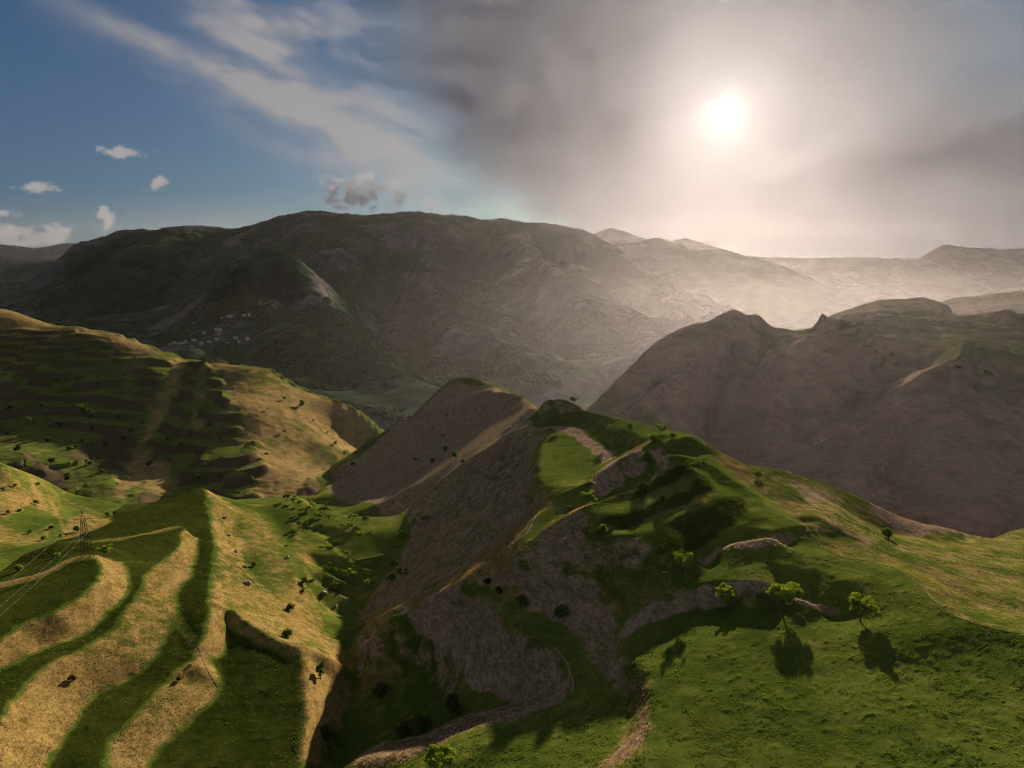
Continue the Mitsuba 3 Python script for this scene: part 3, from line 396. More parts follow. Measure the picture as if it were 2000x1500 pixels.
BUSHES = [
    ((19.2, 132.7, -56.5), 2.3, 'bright yellow-green bush on the middle step of the dark terraces'),
    ((13.4, 148.5, -57.4), 1.4, 'low flat bright bush at the edge of the green tongue'),
    ((-5.5, 136.8, -70.2), 1.6, 'upright light green bush at the tip of the dark green step'),
    ((-2.7, 131.6, -69.7), 1.8, 'dim green bush between the two other bushes below the lit ridge'),
    ((1.9, 124.8, -68.7), 2.4, 'large dark bush on the slope above the dark green step'),
    ((9.5, 117.7, -67.0), 2.4, 'round dark green bush directly below the pale footpath'),
    ((38.4, 174.9, -48.0), 2.4, 'loose pale bush left of the skyline tree'),
    ((36.3, 199.8, -50.6), 1.8, 'small pale bush on the skyline between sapling and round tree'),
    ((43.7, 176.6, -47.6), 1.6, 'pale bush right of the skyline tree'),
    ((34.8, 166.8, -51.0), 2.6, 'loose green bush between the two brown hollows'),
    ((30.6, 150.3, -53.5), 2.2, 'dark bush on the lit rim above the stacked terraces'),
    ((33.7, 143.0, -53.1), 1.2, 'tiny bright bush on the top step of the stacked terraces'),
    ((-67.4, 186.7, -104.2), 2.4, 'dark brown-green shrub on the golden slope of the left hill'),
    ((-57.9, 157.6, -95.7), 2.6, 'fresh green bush on the foot of the golden slope'),
    ((-88.1, 212.8, -102.5), 2.0, 'small green bush below the pale rock ledges'),
    ((-38.1, 122.2, -97.4), 3.4, 'broad dark green bush at the bottom of the straw-coloured spur'),
    ((-29.9, 137.3, -98.3), 4.0, 'large dark bush in the gully below the brown cliff'),
    ((-10.9, 109.9, -82.0), 3.8, 'dark green bush standing on the lowest green step'),
    ((-16.4, 106.4, -83.5), 4.4, 'big dark green thicket above the brown rim at the bottom'),
    ((-19.9, 108.8, -86.1), 3.2, 'smaller dark thicket left of the big one above the brown rim'),
    ((-145.8, 183.8, -90.1), 2.2, 'yellow-green bush left of the pylon near the left edge'),
    ((-142.2, 195.4, -91.0), 1.8, 'small yellow-green bush between the pylon and the left edge'),
    ((84.1, 140.4, -61.0), 2.4, 'single green bush in the hollow of the right hill'),
    ((61.7, 160.4, -53.3), 1.8, 'dark bush on the sunlit crest slope'),
    ((-73.1, 132.3, -90.7), 1.1, 'dark brown withered shrub on the dry stripe'),
    ((-92.4, 126.4, -86.6), 1.5, 'low dark brown withered shrub on the widest dry stripe'),
]
HOLLOW_TREES = [(-104.8, 295.3, -109.6), (-100.7, 292.9, -109.7), (-96.8, 288.9, -109.7), (-89.4, 285.7, -109.9), (-79.0, 273.1, -109.7), (-86.9, 260.8, -108.8), (-83.3, 271.8, -109.7), (-70.1, 250.3, -111.8), (-63.9, 242.1, -112.4), (-67.9, 260.9, -110.2), (-61.7, 254.1, -110.8), (-57.8, 256.2, -110.4), (-62.8, 269.6, -110.2), (-68.8, 231.6, -113.6), (-64.5, 228.1, -114.3), (-59.8, 227.1, -114.6), (-63.4, 220.7, -115.7), (-50.0, 219.7, -114.0), (-43.5, 229.1, -111.6), (-35.2, 199.3, -99.9), (-40.6, 206.8, -105.8), (-45.2, 247.1, -111.2), (-44.5, 251.6, -109.8), (-41.1, 260.6, -107.4), (-35.6, 258.0, -105.4), (-69.7, 211.4, -109.7), (-68.7, 271.3, -109.9), (-90.6, 278.4, -109.5), (-83.4, 279.9, -109.8)]
SPUR_BUSHES = [(-51.2, 507.8, -118.7, 3), (-61.4, 500.9, -129.3, 3), (-41.4, 400.2, -115.8, 4), (-48.6, 457.4, -122.9, 4), (-30.2, 338.8, -102.2, 4), (-46.8, 378.6, -117.3, 4), (-132.0, 533.3, -167.5, 4), (-63.8, 425.7, -130.2, 3), (-21.9, 288.7, -89.5, 3)]
KNOB_BUSHES = [(-253.2, 317.9, -125.3, 2.5), (-254.4, 327.6, -127.7, 2.5), (-231.2, 302.1, -128.7, 2.8), (-230.3, 314.7, -131.9, 2.6), (-219.8, 305.8, -132.3, 2.4), (-285.3, 357.7, -127.3, 3), (-219.6, 309.9, -133.3, 2.4), (-220.5, 295.4, -129.4, 2.4), (-220.7, 319.0, -135.3, 3.4), (-291.6, 374.4, -130.1, 2.5), (-271.2, 361.2, -136.2, 3), (-301.4, 405.9, -140.4, 3), (-233.9, 365.5, -145.6, 3.2), (-232.8, 371.0, -146.2, 3)]
TERRACE_BUSHES = [(-214.7, 666.9, -146.3, 8.5), (-229.8, 660.6, -137.5, 5), (-205.5, 585.1, -152.0, 4), (-234.6, 569.2, -143.2, 4), (-332.3, 642.0, -135.7, 6), (-325.2, 637.9, -135.8, 6), (-286.3, 595.0, -135.3, 5), (-404.2, 614.7, -140.8, 8), (-393.6, 606.6, -142.8, 8), (-412.0, 621.1, -139.7, 7), (-457.1, 632.6, -139.8, 6), (-440.9, 617.1, -142.3, 6), (-368.6, 609.3, -144.4, 5), (-338.7, 562.2, -153.4, 5), (-278.8, 560.8, -148.4, 6), (-343.5, 601.3, -148.4, 4), (-296.9, 557.4, -152.1, 5), (-281.9, 547.8, -155.3, 5), (-359.9, 523.9, -152.4, 7), (-359.1, 529.0, -153.0, 6), (-389.3, 508.0, -147.4, 6), (-397.8, 552.4, -152.5, 5), (-326.5, 496.4, -155.5, 5), (-307.0, 479.6, -156.6, 5), (-317.6, 456.4, -154.0, 6), (-291.2, 515.2, -161.8, 5), (-254.7, 481.7, -160.1, 4), (-232.9, 477.7, -162.0, 8), (-236.4, 493.2, -156.6, 5), (-336.5, 452.2, -153.3, 5), (-252.0, 395.2, -155.1, 4), (-280.6, 465.5, -156.7, 4), (-318.0, 516.7, -157.6, 4), (-198.5, 463.7, -166.6, 4), (-300.2, 542.5, -156.9, 4), (-200.1, 523.7, -155.4, 4), (-168.4, 616.7, -172.3, 5), (-533.1, 705.2, -124.3, 5), (-503.6, 686.3, -127.5, 4), (-481.2, 693.3, -124.9, 5), (-461.7, 696.8, -123.9, 4), (-433.8, 686.1, -127.5, 4), (-457.5, 664.3, -132.9, 5), (-403.4, 651.9, -133.6, 4), (-482.4, 626.4, -140.4, 5), (-442.6, 596.9, -146.3, 6), (-412.2, 589.9, -147.5, 5), (-378.0, 583.2, -149.6, 5), (-363.5, 589.9, -149.4, 4), (-443.9, 569.3, -150.7, 5), (-369.5, 554.5, -153.1, 5), (-344.8, 546.2, -154.4, 5), (-344.4, 584.6, -150.9, 4), (-347.7, 484.3, -150.1, 5), (-355.0, 467.9, -147.7, 4), (-427.0, 748.7, -108.4, 4), (-379.3, 695.2, -123.6, 4), (-419.9, 709.6, -121.7, 4), (-265.4, 570.0, -141.6, 4), (-247.1, 546.7, -150.1, 4), (-243.2, 559.0, -145.7, 3), (-266.5, 540.7, -156.4, 4), (-282.6, 529.0, -161.8, 4), (-233.8, 461.2, -164.9, 4), (-219.4, 480.3, -161.3, 4), (-189.8, 477.9, -164.1, 4), (-165.0, 695.3, -181.8, 4), (-198.8, 650.0, -157.2, 3), (-182.8, 641.9, -167.8, 3), (-228.9, 612.0, -137.2, 3)]
HILLTOP_BUSHES = [(383.9, 738.2, -77.1, 6), (389.8, 721.3, -89.8, 5), (397.5, 704.3, -103.6, 6), (379.9, 714.8, -91.8, 5), (391.4, 696.3, -108.5, 6), (407.9, 711.9, -99.7, 5), (429.8, 595.0, -101.6, 8), (427.1, 603.3, -93.0, 6), (461.3, 738.2, -88.5, 5), (515.2, 787.6, -83.4, 5), (427.2, 707.8, -97.0, 5), (430.4, 728.5, -91.8, 4), (391.0, 711.7, -97.5, 5), (406.0, 697.3, -107.5, 5), (425.4, 617.7, -84.6, 5), (459.9, 631.4, -91.4, 6), (453.0, 606.5, -102.1, 6), (486.0, 640.9, -87.8, 6), (399.7, 591.3, -94.9, 6), (398.2, 566.1, -108.8, 6), (417.2, 561.1, -112.3, 6), (497.0, 852.5, -75.9, 5), (511.2, 832.3, -77.9, 4), (535.1, 829.8, -76.4, 5)]
HOUSES = [(-931, 1827, -230), (-912, 1817, -232), (-895, 1805, -233), (-907, 1759, -233), (-859, 1793, -234), (-816, 1689, -238), (-881, 1792, -234), (-812, 1734, -239), (-835, 1881, -205), (-817, 1864, -206), (-804, 1820, -218), (-797, 1791, -226), (-855, 1975, -183), (-832, 1956, -183), (-823, 1957, -182), (-772, 1962, -176), (-782, 1953, -178), (-732, 1781, -214), (-754, 1814, -208), (-705, 1771, -211), (-984, 2015, -206), (-807, 1768, -234), (-759, 1771, -223), (-862, 1864, -218)]
ROCKS = [
    ((-68.4, 259.5, -110.5), 3.0, 'dark grey boulder in the green hollow'),
    ((-81.0, 225.7, -105.5), 2.2, 'pale cracked boulder at the end of the green notch'),
    ((-64.9, 212.9, -112.8), 2.6, 'dark flat boulder above the dark hollow step'),
    ((-60.2, 210.4, -116.0), 1.8, 'grey boulder on the shaded hollow step'),
    ((-47.4, 206.2, -114.8), 1.2, 'small white stone at the edge of the hollow'),
    ((-114.4, 251.2, -100.5), 2.6, 'pale limestone ledge highest on the golden slope'),
    ((-104.6, 232.3, -99.7), 2.0, 'pale limestone ledge second from the top of the golden slope'),
    ((-96.6, 219.4, -100.3), 2.4, 'pale limestone ledge in the middle of the golden slope'),
    ((-89.4, 208.3, -100.7), 2.2, 'broken limestone ledge below the middle of the golden slope'),
    ((-82.5, 193.6, -99.0), 3.0, 'long white limestone ledge lowest on the golden slope'),
    ((-86.0, 239.3, -106.9), 1.4, 'small orange-grey rock on the bank beside the green notch'),
    ((-73.0, 137.4, -90.4), 1.2, 'pale rock lip where the dry strip bends'),
    ((-37.5, 159.1, -99.0), 4.0, 'pale rock face on the brown cliff foot'),
]
PATHS = [
    ('narrow pale footpath along the edge of the green tongue and down the brown slope', 0.5, '72 1532 -593 54 1491 -594 35 1415 -600 17 1383 -611 3 1372 -627 -2 1350 -634 6 1313 -635 32 1288 -639 62 1256 -645 91 1224 -651 119 1190 -655 142 1148 -655 151 1109 -658 160 1071 -656 172 1046 -652 175 1025 -644'),
    ('faint footpath branching to the right across the brown slope', 0.35, '21 1304 -639 52 1270 -635 78 1258 -632 103 1242 -632 130 1211 -629 157 1184 -630 173 1173 -642 181 1133 -646 179 1078 -649 176 1032 -646'),
    ('short footpath from the path junction up to the dark bank', 0.4, '175 1025 -644 186 1066 -646 197 1082 -639 210 1093 -632'),
    ('short pale path reaching the junction from the left', 0.4, '144 1071 -661 160 1053 -657 175 1025 -644'),
    ('pale worn path on the rounded brown rim', 0.45, '71 1080 -674 81 1063 -673 91 1036 -672 97 1004 -671 98 969 -669 96 944 -667 88 933 -668'),
    ('worn path along the sunlit crest of the green hill', 0.3, '508 1721 -478 537 1685 -501 555 1614 -518 572 1550 -531 587 1488 -538 598 1425 -541 605 1363 -541 606 1320 -539 596 1254 -538 598 1208 -543 614 1171 -545 643 1153 -544 674 1140 -545 693 1108 -544 689 1042 -540 678 976 -537 682 928 -534 704 894 -531 738 880 -529'),
    ('path contouring the far slope right of the crest', 0.3, '607 1312 -537 646 1304 -537 681 1287 -548 718 1256 -561 750 1220 -568 775 1178 -573 782 1100 -572 793 1038 -568 842 1017 -568'),
    ('dark rut running down from the pointed green field', 0.4, '-746 1444 -898 -723 1413 -909 -701 1385 -915 -679 1359 -926 -662 1350 -935 -649 1340 -939'),
]
PYLON = (-120.3, 177.0, -82.5)
SHEEP = [(255.2, 543.6, -144.8), (256.7, 542.0, -144.8), (260.8, 545.6, -143.5), (260.0, 541.8, -144.3), (262.6, 542.9, -143.7)]

# ------------------------------------------------------------------ surveyed ground: breaklines in metres (x east, y north, z up)
def decode(text):
    v = np.array(text.split(), float) / 10
    return v.reshape(-1, 3)


def dense(lines, step):
    pts = []
    for pl in lines:
        if len(pl) == 1:
            pts.append(pl)
            continue
        for a, b in zip(pl[:-1], pl[1:]):
            n = max(1, int(np.ceil(np.linalg.norm(b[:2] - a[:2]) / step)))
            pts.append(a + (b - a) * (np.arange(n) / n)[:, None])
        pts.append(pl[-1:])
    return np.vstack(pts)


class Grid:
    """heights on a regular grid, read with smooth interpolation"""
    def __init__(self, x0, y0, step, z):
        self.x0, self.y0, self.step, self.z = x0, y0, step, z

    def __call__(self, x, y, order=1):
        return map_coordinates(self.z, [(np.asarray(y) - self.y0) / self.step, (np.asarray(x) - self.x0) / self.step], order=order, mode='nearest')


def n2(x, y, freq, seed=0, octaves=4):
    return meshkit.fbm(np.stack([x * freq, y * freq, np.zeros_like(x) + seed * 7.3], -1), octaves, seed) - 0.5


def ridged(x, y, freq, seed=0, octaves=4):
    out, amp, tot = 0, 1.0, 0
    for o in range(octaves):
        v = meshkit.noise(np.stack([x * freq * 2 ** o, y * freq * 2 ** o, np.zeros_like(x) + 3.7 * o + seed], -1), seed + o)
        out = out + amp * (1 - np.abs(2 * v - 1))
        tot += amp
        amp *= 0.5
    return out / tot


def near_surface():
    x0, x1, y0, y1, s = -425.0, 425.0, 12.0, 640.0, 0.75
    pts = dense([decode(t) for t in NEAR_LINES], 2.0)
    f = LinearNDInterpolator(pts[:, :2], pts[:, 2])
    gx, gy = np.meshgrid(np.arange(x0, x1, s), np.arange(y0, y1, s))
    z = f(gx, gy)
    z = np.where(np.isfinite(z), z, -90.0)
    a = gaussian_filter(z, 0.75 / s)
    b = gaussian_filter(z, 3.0 / s)
    w = sstep(225, 300, gy)
    return Grid(x0, y0, s, a * (1 - w) + b * w)


def layer_surface(name, s, blur, kernel='thin_plate_spline'):
    """kernel 'lines': ridge and gully lines joined by straight slopes; else a smooth surface through the points"""
    lines = [decode(q) for q in LAYERS[name]]
    pts = np.vstack(lines)
    lo, hi = pts[:, :2].min(0) - 12 * s, pts[:, :2].max(0) + 12 * s
    gx, gy = np.meshgrid(np.arange(lo[0], hi[0], s), np.arange(lo[1], hi[1], s))
    if kernel == 'lines':
        pts = dense(lines, 4 * s)
        z = LinearNDInterpolator(pts[:, :2], pts[:, 2])(gx, gy)
        z = np.where(np.isfinite(z), z, np.nanmin(z))
    else:
        z = RBFInterpolator(pts[:, :2], pts[:, 2], kernel=kernel)(np.stack([gx.ravel(), gy.ravel()], -1)).reshape(gx.shape)
    return Grid(lo[0], lo[1], s, gaussian_filter(z, blur / s))

near = near_surface()
LAYER_STEP = {'C': (4, 5), 'E': (3, 1.8), 'G': (5, 4), 'K': (8, 8), 'F': (22, 26), 'M': (30, 40), 'R': (60, 60)}


def cover_grid(grid, patches, soft):
    """land cover painted as fields: each patch is an outline on the ground with its (dryness, bareness)"""
    h, w = grid.z.shape
    gx, gy = np.meshgrid(grid.x0 + np.arange(w) * grid.step, grid.y0 + np.arange(h) * grid.step)
    wx = gx + n2(gx, gy, 0.35, 5, 4) * 3.6 * soft + n2(gx, gy, 0.07, 7, 2) * 4.0 * soft
    wy = gy + n2(gx, gy, 0.35, 6, 4) * 3.6 * soft + n2(gx, gy, 0.07, 8, 2) * 4.0 * soft
    out = np.zeros((2, h, w))
    for dry, bare, text in patches:
        poly = Polygon(np.array(text.split(), float).reshape(-1, 2) / 10).buffer(0)
        if poly.is_empty:
            continue
        a, b, c, d = poly.bounds
        m = 6 * soft
        j = slice(max(0, int((a - m - grid.x0) / grid.step)), max(0, int((c + m - grid.x0) / grid.step) + 2))
        i = slice(max(0, int((b - m - grid.y0) / grid.step)), max(0, int((d + m - grid.y0) / grid.step) + 2))
        if wx[i, j].size == 0:
            continue
        inside = gaussian_filter(shapely.contains_xy(poly, wx[i, j].ravel(), wy[i, j].ravel()).reshape(wx[i, j].shape).astype(float), 0.6 * soft / grid.step)
        out[0, i, j] += (dry - out[0, i, j]) * inside
        out[1, i, j] += (bare - out[1, i, j]) * inside
    return [Grid(grid.x0, grid.y0, grid.step, o) for o in out]


def fan(y0, y1, s0, s1, ratio, ds):
    """a sheet of points that lie closer together near the valley head than far off: y, and x = y * s"""
    ys = np.exp(np.arange(math.log(y0), math.log(y1) + ratio, ratio))
    ss = np.arange(s0, s1 + ds, ds)
    y, s = np.meshgrid(ys, ss, indexing='ij')
    return y * s, y


def sheet(name, x, y, z, uv, keep, bsdf, label, category='hillside', kind='structure'):
    h, w = x.shape
    idx = np.arange(h * w).reshape(h, w)
    a, b, c, d = idx[:-1, :-1], idx[:-1, 1:], idx[1:, 1:], idx[1:, :-1]
    ok = (keep[:-1, :-1] | keep[:-1, 1:] | keep[1:, 1:] | keep[1:, :-1]).ravel()
    f = np.vstack([np.stack([a, b, c], -1).reshape(-1, 3)[ok], np.stack([a, c, d], -1).reshape(-1, 3)[ok]])
    used = np.unique(f)
    back = np.full(h * w, -1)
    back[used] = np.arange(len(used))
    v = np.stack([x.ravel(), y.ravel(), z.ravel()], -1)[used]
    scene[name] = mikit.ply(trimesh.Trimesh(v, back[f], process=False), bsdf, smooth=True, uv=np.stack([uv[0].ravel(), uv[1].ravel()], -1)[used])
    labels[name] = {'label': label, 'category': category, 'kind': kind}
    print(name, len(v), len(f))


def ground_color(p, n, uv):
    """grass, straw and bare or withered ground; uv holds dryness and bareness of the place"""
    broad = mikit.fbm(p.x * 0.055, p.y * 0.055, p.z * 0.1, 3)
    mid = mikit.fbm(p.x * 0.45, p.y * 0.45, p.z * 0.5, 3)
    fine = mikit.fbm(p.x * 2.6, p.y * 2.6, p.z * 2.6, 2)
    blade = mikit.fbm(p.x * 1.3 + p.z * 0.6, p.y * 0.8, p.z * 1.6, 4)
    dry = mikit.smoothstep(0.10, 0.90, uv.x + (mid - 0.5) * 0.95 + (broad - 0.5) * 0.8 + (fine - 0.5) * 0.35)
    dark_green = mikit.smoothstep(0.05, 0.45, -uv.x)  # darkens the green; on the striped hill this stands for weaker sun
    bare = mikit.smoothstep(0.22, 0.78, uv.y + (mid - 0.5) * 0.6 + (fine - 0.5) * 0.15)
    green = mikit.mix((0.030, 0.056, 0.008), (0.100, 0.130, 0.022), mikit.smoothstep(0.25, 0.75, broad * 0.5 + mid * 0.3 + fine * 0.2)) * (1 - 0.62 * dark_green)
    straw = mikit.mix((0.095, 0.068, 0.021), (0.245, 0.188, 0.064), mikit.smoothstep(0.25, 0.75, mid * 0.35 + fine * 0.4 + blade * 0.25))
    brown = mikit.mix((0.115, 0.086, 0.058), (0.290, 0.222, 0.152), mikit.smoothstep(0.28, 0.72, blade * 0.5 + fine * 0.3 + mid * 0.2))
    return mikit.mix(mikit.mix(green, straw, dry), brown, bare)


scene['ground_cover'] = {'type': 'twosided', 'bsdf': {'type': 'diffuse', 'reflectance': mikit.proc(ground_color)}}

# ---- the near hills
x, y = fan(44, 636, -1.3, 1.3, 0.0042, 0.0031)
keep = (x > -420) & (x < 420)
z = near(x, y, 3)
gap = y * 0.0034
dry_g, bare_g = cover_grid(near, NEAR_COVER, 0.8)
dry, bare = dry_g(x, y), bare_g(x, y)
slope = np.hypot((near(x + 1, y) - near(x - 1, y)) / 2, (near(x, y + 1) - near(x, y - 1)) / 2)


def rough(x, y, gap, bare):
    t = n2(x, y, 0.09, 1, 3) * 0.7
    t = t + n2(x, y, 0.42, 2, 3) * (0.24 + 0.30 * bare) * sstep(1.6, 0.6, gap)
    t = t + np.maximum(n2(x, y, 1.3, 3, 2) - 0.06 - 0.3 * n2(x, y, 0.12, 26, 2), 0) * 0.36 * sstep(0.75, 0.3, gap)
    return t


z = z + rough(x, y, gap, bare)
gl = decode(GULLY)
gl = gl[np.argsort(gl[:, 1])]
west = x < np.interp(y, gl[:, 1], gl[:, 0])
beyond = (y > 245 + 0.25 * (x - 40)) & ~west
bank = np.clip(dry + 0.35 * (dry > -0.1) * sstep(0.45, 0.8, slope) * (1 - bare), -0.6, 1)
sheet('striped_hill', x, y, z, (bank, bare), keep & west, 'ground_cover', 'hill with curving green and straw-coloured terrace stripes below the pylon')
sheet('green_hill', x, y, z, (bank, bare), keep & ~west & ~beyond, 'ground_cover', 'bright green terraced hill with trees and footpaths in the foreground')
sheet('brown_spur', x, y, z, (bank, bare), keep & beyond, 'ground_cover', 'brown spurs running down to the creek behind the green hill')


def ground_z(px, py):
    return near(px, py, 3)


# ---- middle and far hills
def far_color(green0, green1, earth0, earth1, fr, bare0=(0.055, 0.043, 0.030), bare1=(0.150, 0.118, 0.085)):
    def fn(p, n, uv):
        a = mikit.fbm(p.x * fr, p.y * fr, p.z * fr * 1.6, 4)
        b = mikit.fbm(p.x * fr * 7, p.y * fr * 7, p.z * fr * 9, 3)
        c = mikit.noise(p.x * fr * 30, p.y * fr * 30, p.z * fr * 30)
        dry = mikit.smoothstep(0.2, 0.8, uv.x + (a - 0.5) * 0.8 + (b - 0.5) * 0.7)
        g = mikit.mix(green0, green1, mikit.smoothstep(0.25, 0.75, a * 0.4 + b * 0.4 + c * 0.2)) * (1 - 0.5 * mikit.smoothstep(0.0, 0.4, -uv.x)) * (1 + 1.1 * mikit.smoothstep(1.0, 1.5, uv.y))
        e = mikit.mix(earth0, earth1, mikit.smoothstep(0.25, 0.75, a * 0.3 + b * 0.4 + c * 0.3))
        return mikit.mix(mikit.mix(g, e, dry), mikit.mix(bare0, bare1, b), mikit.smoothstep(0.3, 0.75, uv.y + (b - 0.5) * 0.5))
    return {'type': 'twosided', 'bsdf': {'type': 'diffuse', 'reflectance': mikit.proc(fn)}}


scene['hill_cover'] = far_color((0.050, 0.075, 0.014), (0.110, 0.140, 0.030), (0.125, 0.095, 0.038), (0.25, 0.19, 0.08), 0.02, (0.030, 0.028, 0.015), (0.085, 0.070, 0.040))
scene['brown_cover'] = far_color((0.035, 0.050, 0.018), (0.075, 0.090, 0.030), (0.125, 0.084, 0.062), (0.240, 0.168, 0.125), 0.012)
scene['mountain_cover'] = far_color((0.013, 0.030, 0.020), (0.040, 0.068, 0.030), (0.052, 0.056, 0.056), (0.115, 0.112, 0.106), 0.0035, (0.045, 0.045, 0.043), (0.130, 0.122, 0.115))

surf = {k: layer_surface(k, *LAYER_STEP[k], kernel='lines' if k in 'EFGK' else 'linear' if k in 'RM' else 'thin_plate_spline') for k in LAYER_STEP}


def hull_keep(name, x, y, grow):
    p = shapely.MultiPoint(np.vstack([decode(q) for q in LAYERS[name]])[:, :2]).convex_hull.buffer(grow)
    return shapely.contains_xy(p, x.ravel(), y.ravel()).reshape(x.shape)


# terraced hill west of the creek
x, y = fan(330, 1250, -1.3, -0.10, 0.0034, 0.0028)
z0 = surf['C'](x, y, 3)
dg, bg = cover_grid(surf['C'], C_COVER, 4.0)
cd, cb = dg(x, y), bg(x, y)
terr = np.clip(1 - cd * 1.6, 0, 1) * sstep(-25, -90, x + 0.12 * y - 20) * sstep(-74, -88, z0)
q = (z0 + n2(x, y, 0.012, 4, 4) * 18 + n2(x, y, 0.004, 44, 2) * 14 + (n2(x * 0.8, y, 0.016, 45, 2) > 0.02) * 3.2) / 7.5
fr = q - np.floor(q)
step = np.floor(q) + sstep(0.60, 0.98, fr) * 0.9 + 0.1 * fr
z = z0 + ((step - q) * 7.5 + 2.0) * terr
z = z + n2(x, y, 0.05, 9, 4) * 2.4 + n2(x, y, 0.3, 10, 3) * 0.8 - ridged(x, y * 0.5, 0.02, 5, 3) * 2.0 * (1 - terr)
riser = sstep(0.54, 0.62, fr) * terr * sstep(-0.30, 0.0, n2(x, y, 0.02, 46, 3) + 0.05)
cd = cd + 0.5 * sstep(-96, -82, z0) * (x < -0.3 * y)
sheet('terraced_hill', x, y, z, (np.clip(cd + 0.45 * riser + 0.5 * n2(x, y, 0.018, 47, 3), 0, 1), np.clip(cb * 0.6 + 0.75 * riser + 0.4 * n2(x, y, 0.03, 48, 3), 0, 1)), hull_keep('C', x, y, 10), 'hill_cover', 'wide terraced hill with bushes and a dry golden east slope')
terr_grid = None


def fan_layer(name, key, y0, y1, s0, s1, ratio, ds, detail, cover, bsdf, label, grow, category='hillside'):
    x, y = fan(y0, y1, s0, s1, ratio, ds)
    z = surf[key](x, y, 3)
    gx = np.gradient(z, axis=1)
    z = z + detail(x, y, z)
    sheet(name, x, y, z, cover(x, y, z), hull_keep(key, x, y, grow), bsdf, label, category)
    return x, y, z


def e_detail(x, y, z):
    t = x * 0.85 + y * 0.5
    top = sstep(-95, -70, z) * sstep(300, 400, x)
    q = (z + n2(x, y, 0.01, 14, 3) * 14) / 6.0
    fr = q - np.floor(q)
    st = ((np.floor(q) + sstep(0.55, 0.95, fr)) - q) * 6.0 * top
    knobs = sum(h * np.exp(-((x - a) / w) ** 2 - ((y - c) / (1.6 * w)) ** 2) for a, c, w, h in ((342, 740, 7, 9), (266, 802, 16, 7), (286, 778, 9, 6), (330, 748, 12, -4), (622, 842, 8, 6)))
    return knobs + st + n2(x, y, 0.012, 12, 4) * 8 - (ridged(x + n2(x, y, .01, 17, 3) * 40, y * 0.35, 0.013, 13, 4) - 0.6) * 22 * (1 - 0.7 * top) + n2(x, y, 0.07, 15, 4) * 2.6


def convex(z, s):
    """how far the ground stands out from its surroundings: paler ribs and darker gullies are painted in for relief shading"""
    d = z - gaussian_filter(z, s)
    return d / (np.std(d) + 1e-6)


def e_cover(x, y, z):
    c = np.clip(convex(z, 7), -2, 2)  # relief shade goes into the colour here: light ribs, dark gullies
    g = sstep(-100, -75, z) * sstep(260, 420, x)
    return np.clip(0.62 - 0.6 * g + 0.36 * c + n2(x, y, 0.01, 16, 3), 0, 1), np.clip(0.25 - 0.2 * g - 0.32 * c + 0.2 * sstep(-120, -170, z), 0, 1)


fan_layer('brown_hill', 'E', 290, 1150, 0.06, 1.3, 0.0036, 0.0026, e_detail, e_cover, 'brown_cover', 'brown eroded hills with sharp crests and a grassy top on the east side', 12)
fan_layer('rocky_hill', 'G', 940, 1400, 0.36, 0.80, 0.004, 0.003, lambda x, y, z: n2(x, y, 0.007, 21, 3) * 5 + n2(x, y, 0.05, 24, 4) * 4, lambda x, y, z: (0.3 + 0 * x, 0.4 + 0 * x), 'brown_cover', 'rocky hilltop behind the brown hills', 25)
fan_layer('distant_hill', 'K', 1500, 2700, 0.5, 1.0, 0.005, 0.003, lambda x, y, z: n2(x, y, 0.004, 22, 3) * 14 + n2(x, y, 0.02, 25, 4) * 8, lambda x, y, z: (0.5 + 0 * x, 0.4 + 0 * x), 'brown_cover', 'low hazy hill at the eastern edge beyond the rocky hilltop', 60)


def f_detail(x, y, z):
    s = sstep(900, 3500, y)
    return (0.6 - ridged(x + n2(x, y, .002, 33, 3) * 260, y * 0.5, 0.0024, 31, 5)) * (80 + 170 * s) * (0.35 + 0.65 * sstep(4600, 3700, y)) + n2(x, y, 0.008, 32, 5) * (14 + 16 * s)


f_patch = cover_grid(surf['F'], F_COVER, 18.0)


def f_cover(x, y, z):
    c = np.clip(convex(z, 7), -2, 2)  # mountain ribs coloured lighter than gullies to stand for their shading
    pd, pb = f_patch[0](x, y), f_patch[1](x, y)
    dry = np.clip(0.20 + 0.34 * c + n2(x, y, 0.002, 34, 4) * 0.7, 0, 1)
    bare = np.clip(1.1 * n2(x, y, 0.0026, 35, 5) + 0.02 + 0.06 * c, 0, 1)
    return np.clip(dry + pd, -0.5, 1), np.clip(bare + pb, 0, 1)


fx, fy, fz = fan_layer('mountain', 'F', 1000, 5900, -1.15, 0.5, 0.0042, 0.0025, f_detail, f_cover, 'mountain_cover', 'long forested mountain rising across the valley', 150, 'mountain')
fan_layer('hazy_ridge', 'M', 3500, 7500, 0.02, 0.85, 0.006, 0.003, lambda x, y, z: n2(x, y, 0.0025, 41, 5) * 90 - ridged(x, y, 0.0016, 42, 4) * 60 + 30, lambda x, y, z: (0.4 + 0 * x, 0.3 + 0 * x), 'mountain_cover', 'hazy mountain ridge below the sun', 150, 'mountain')

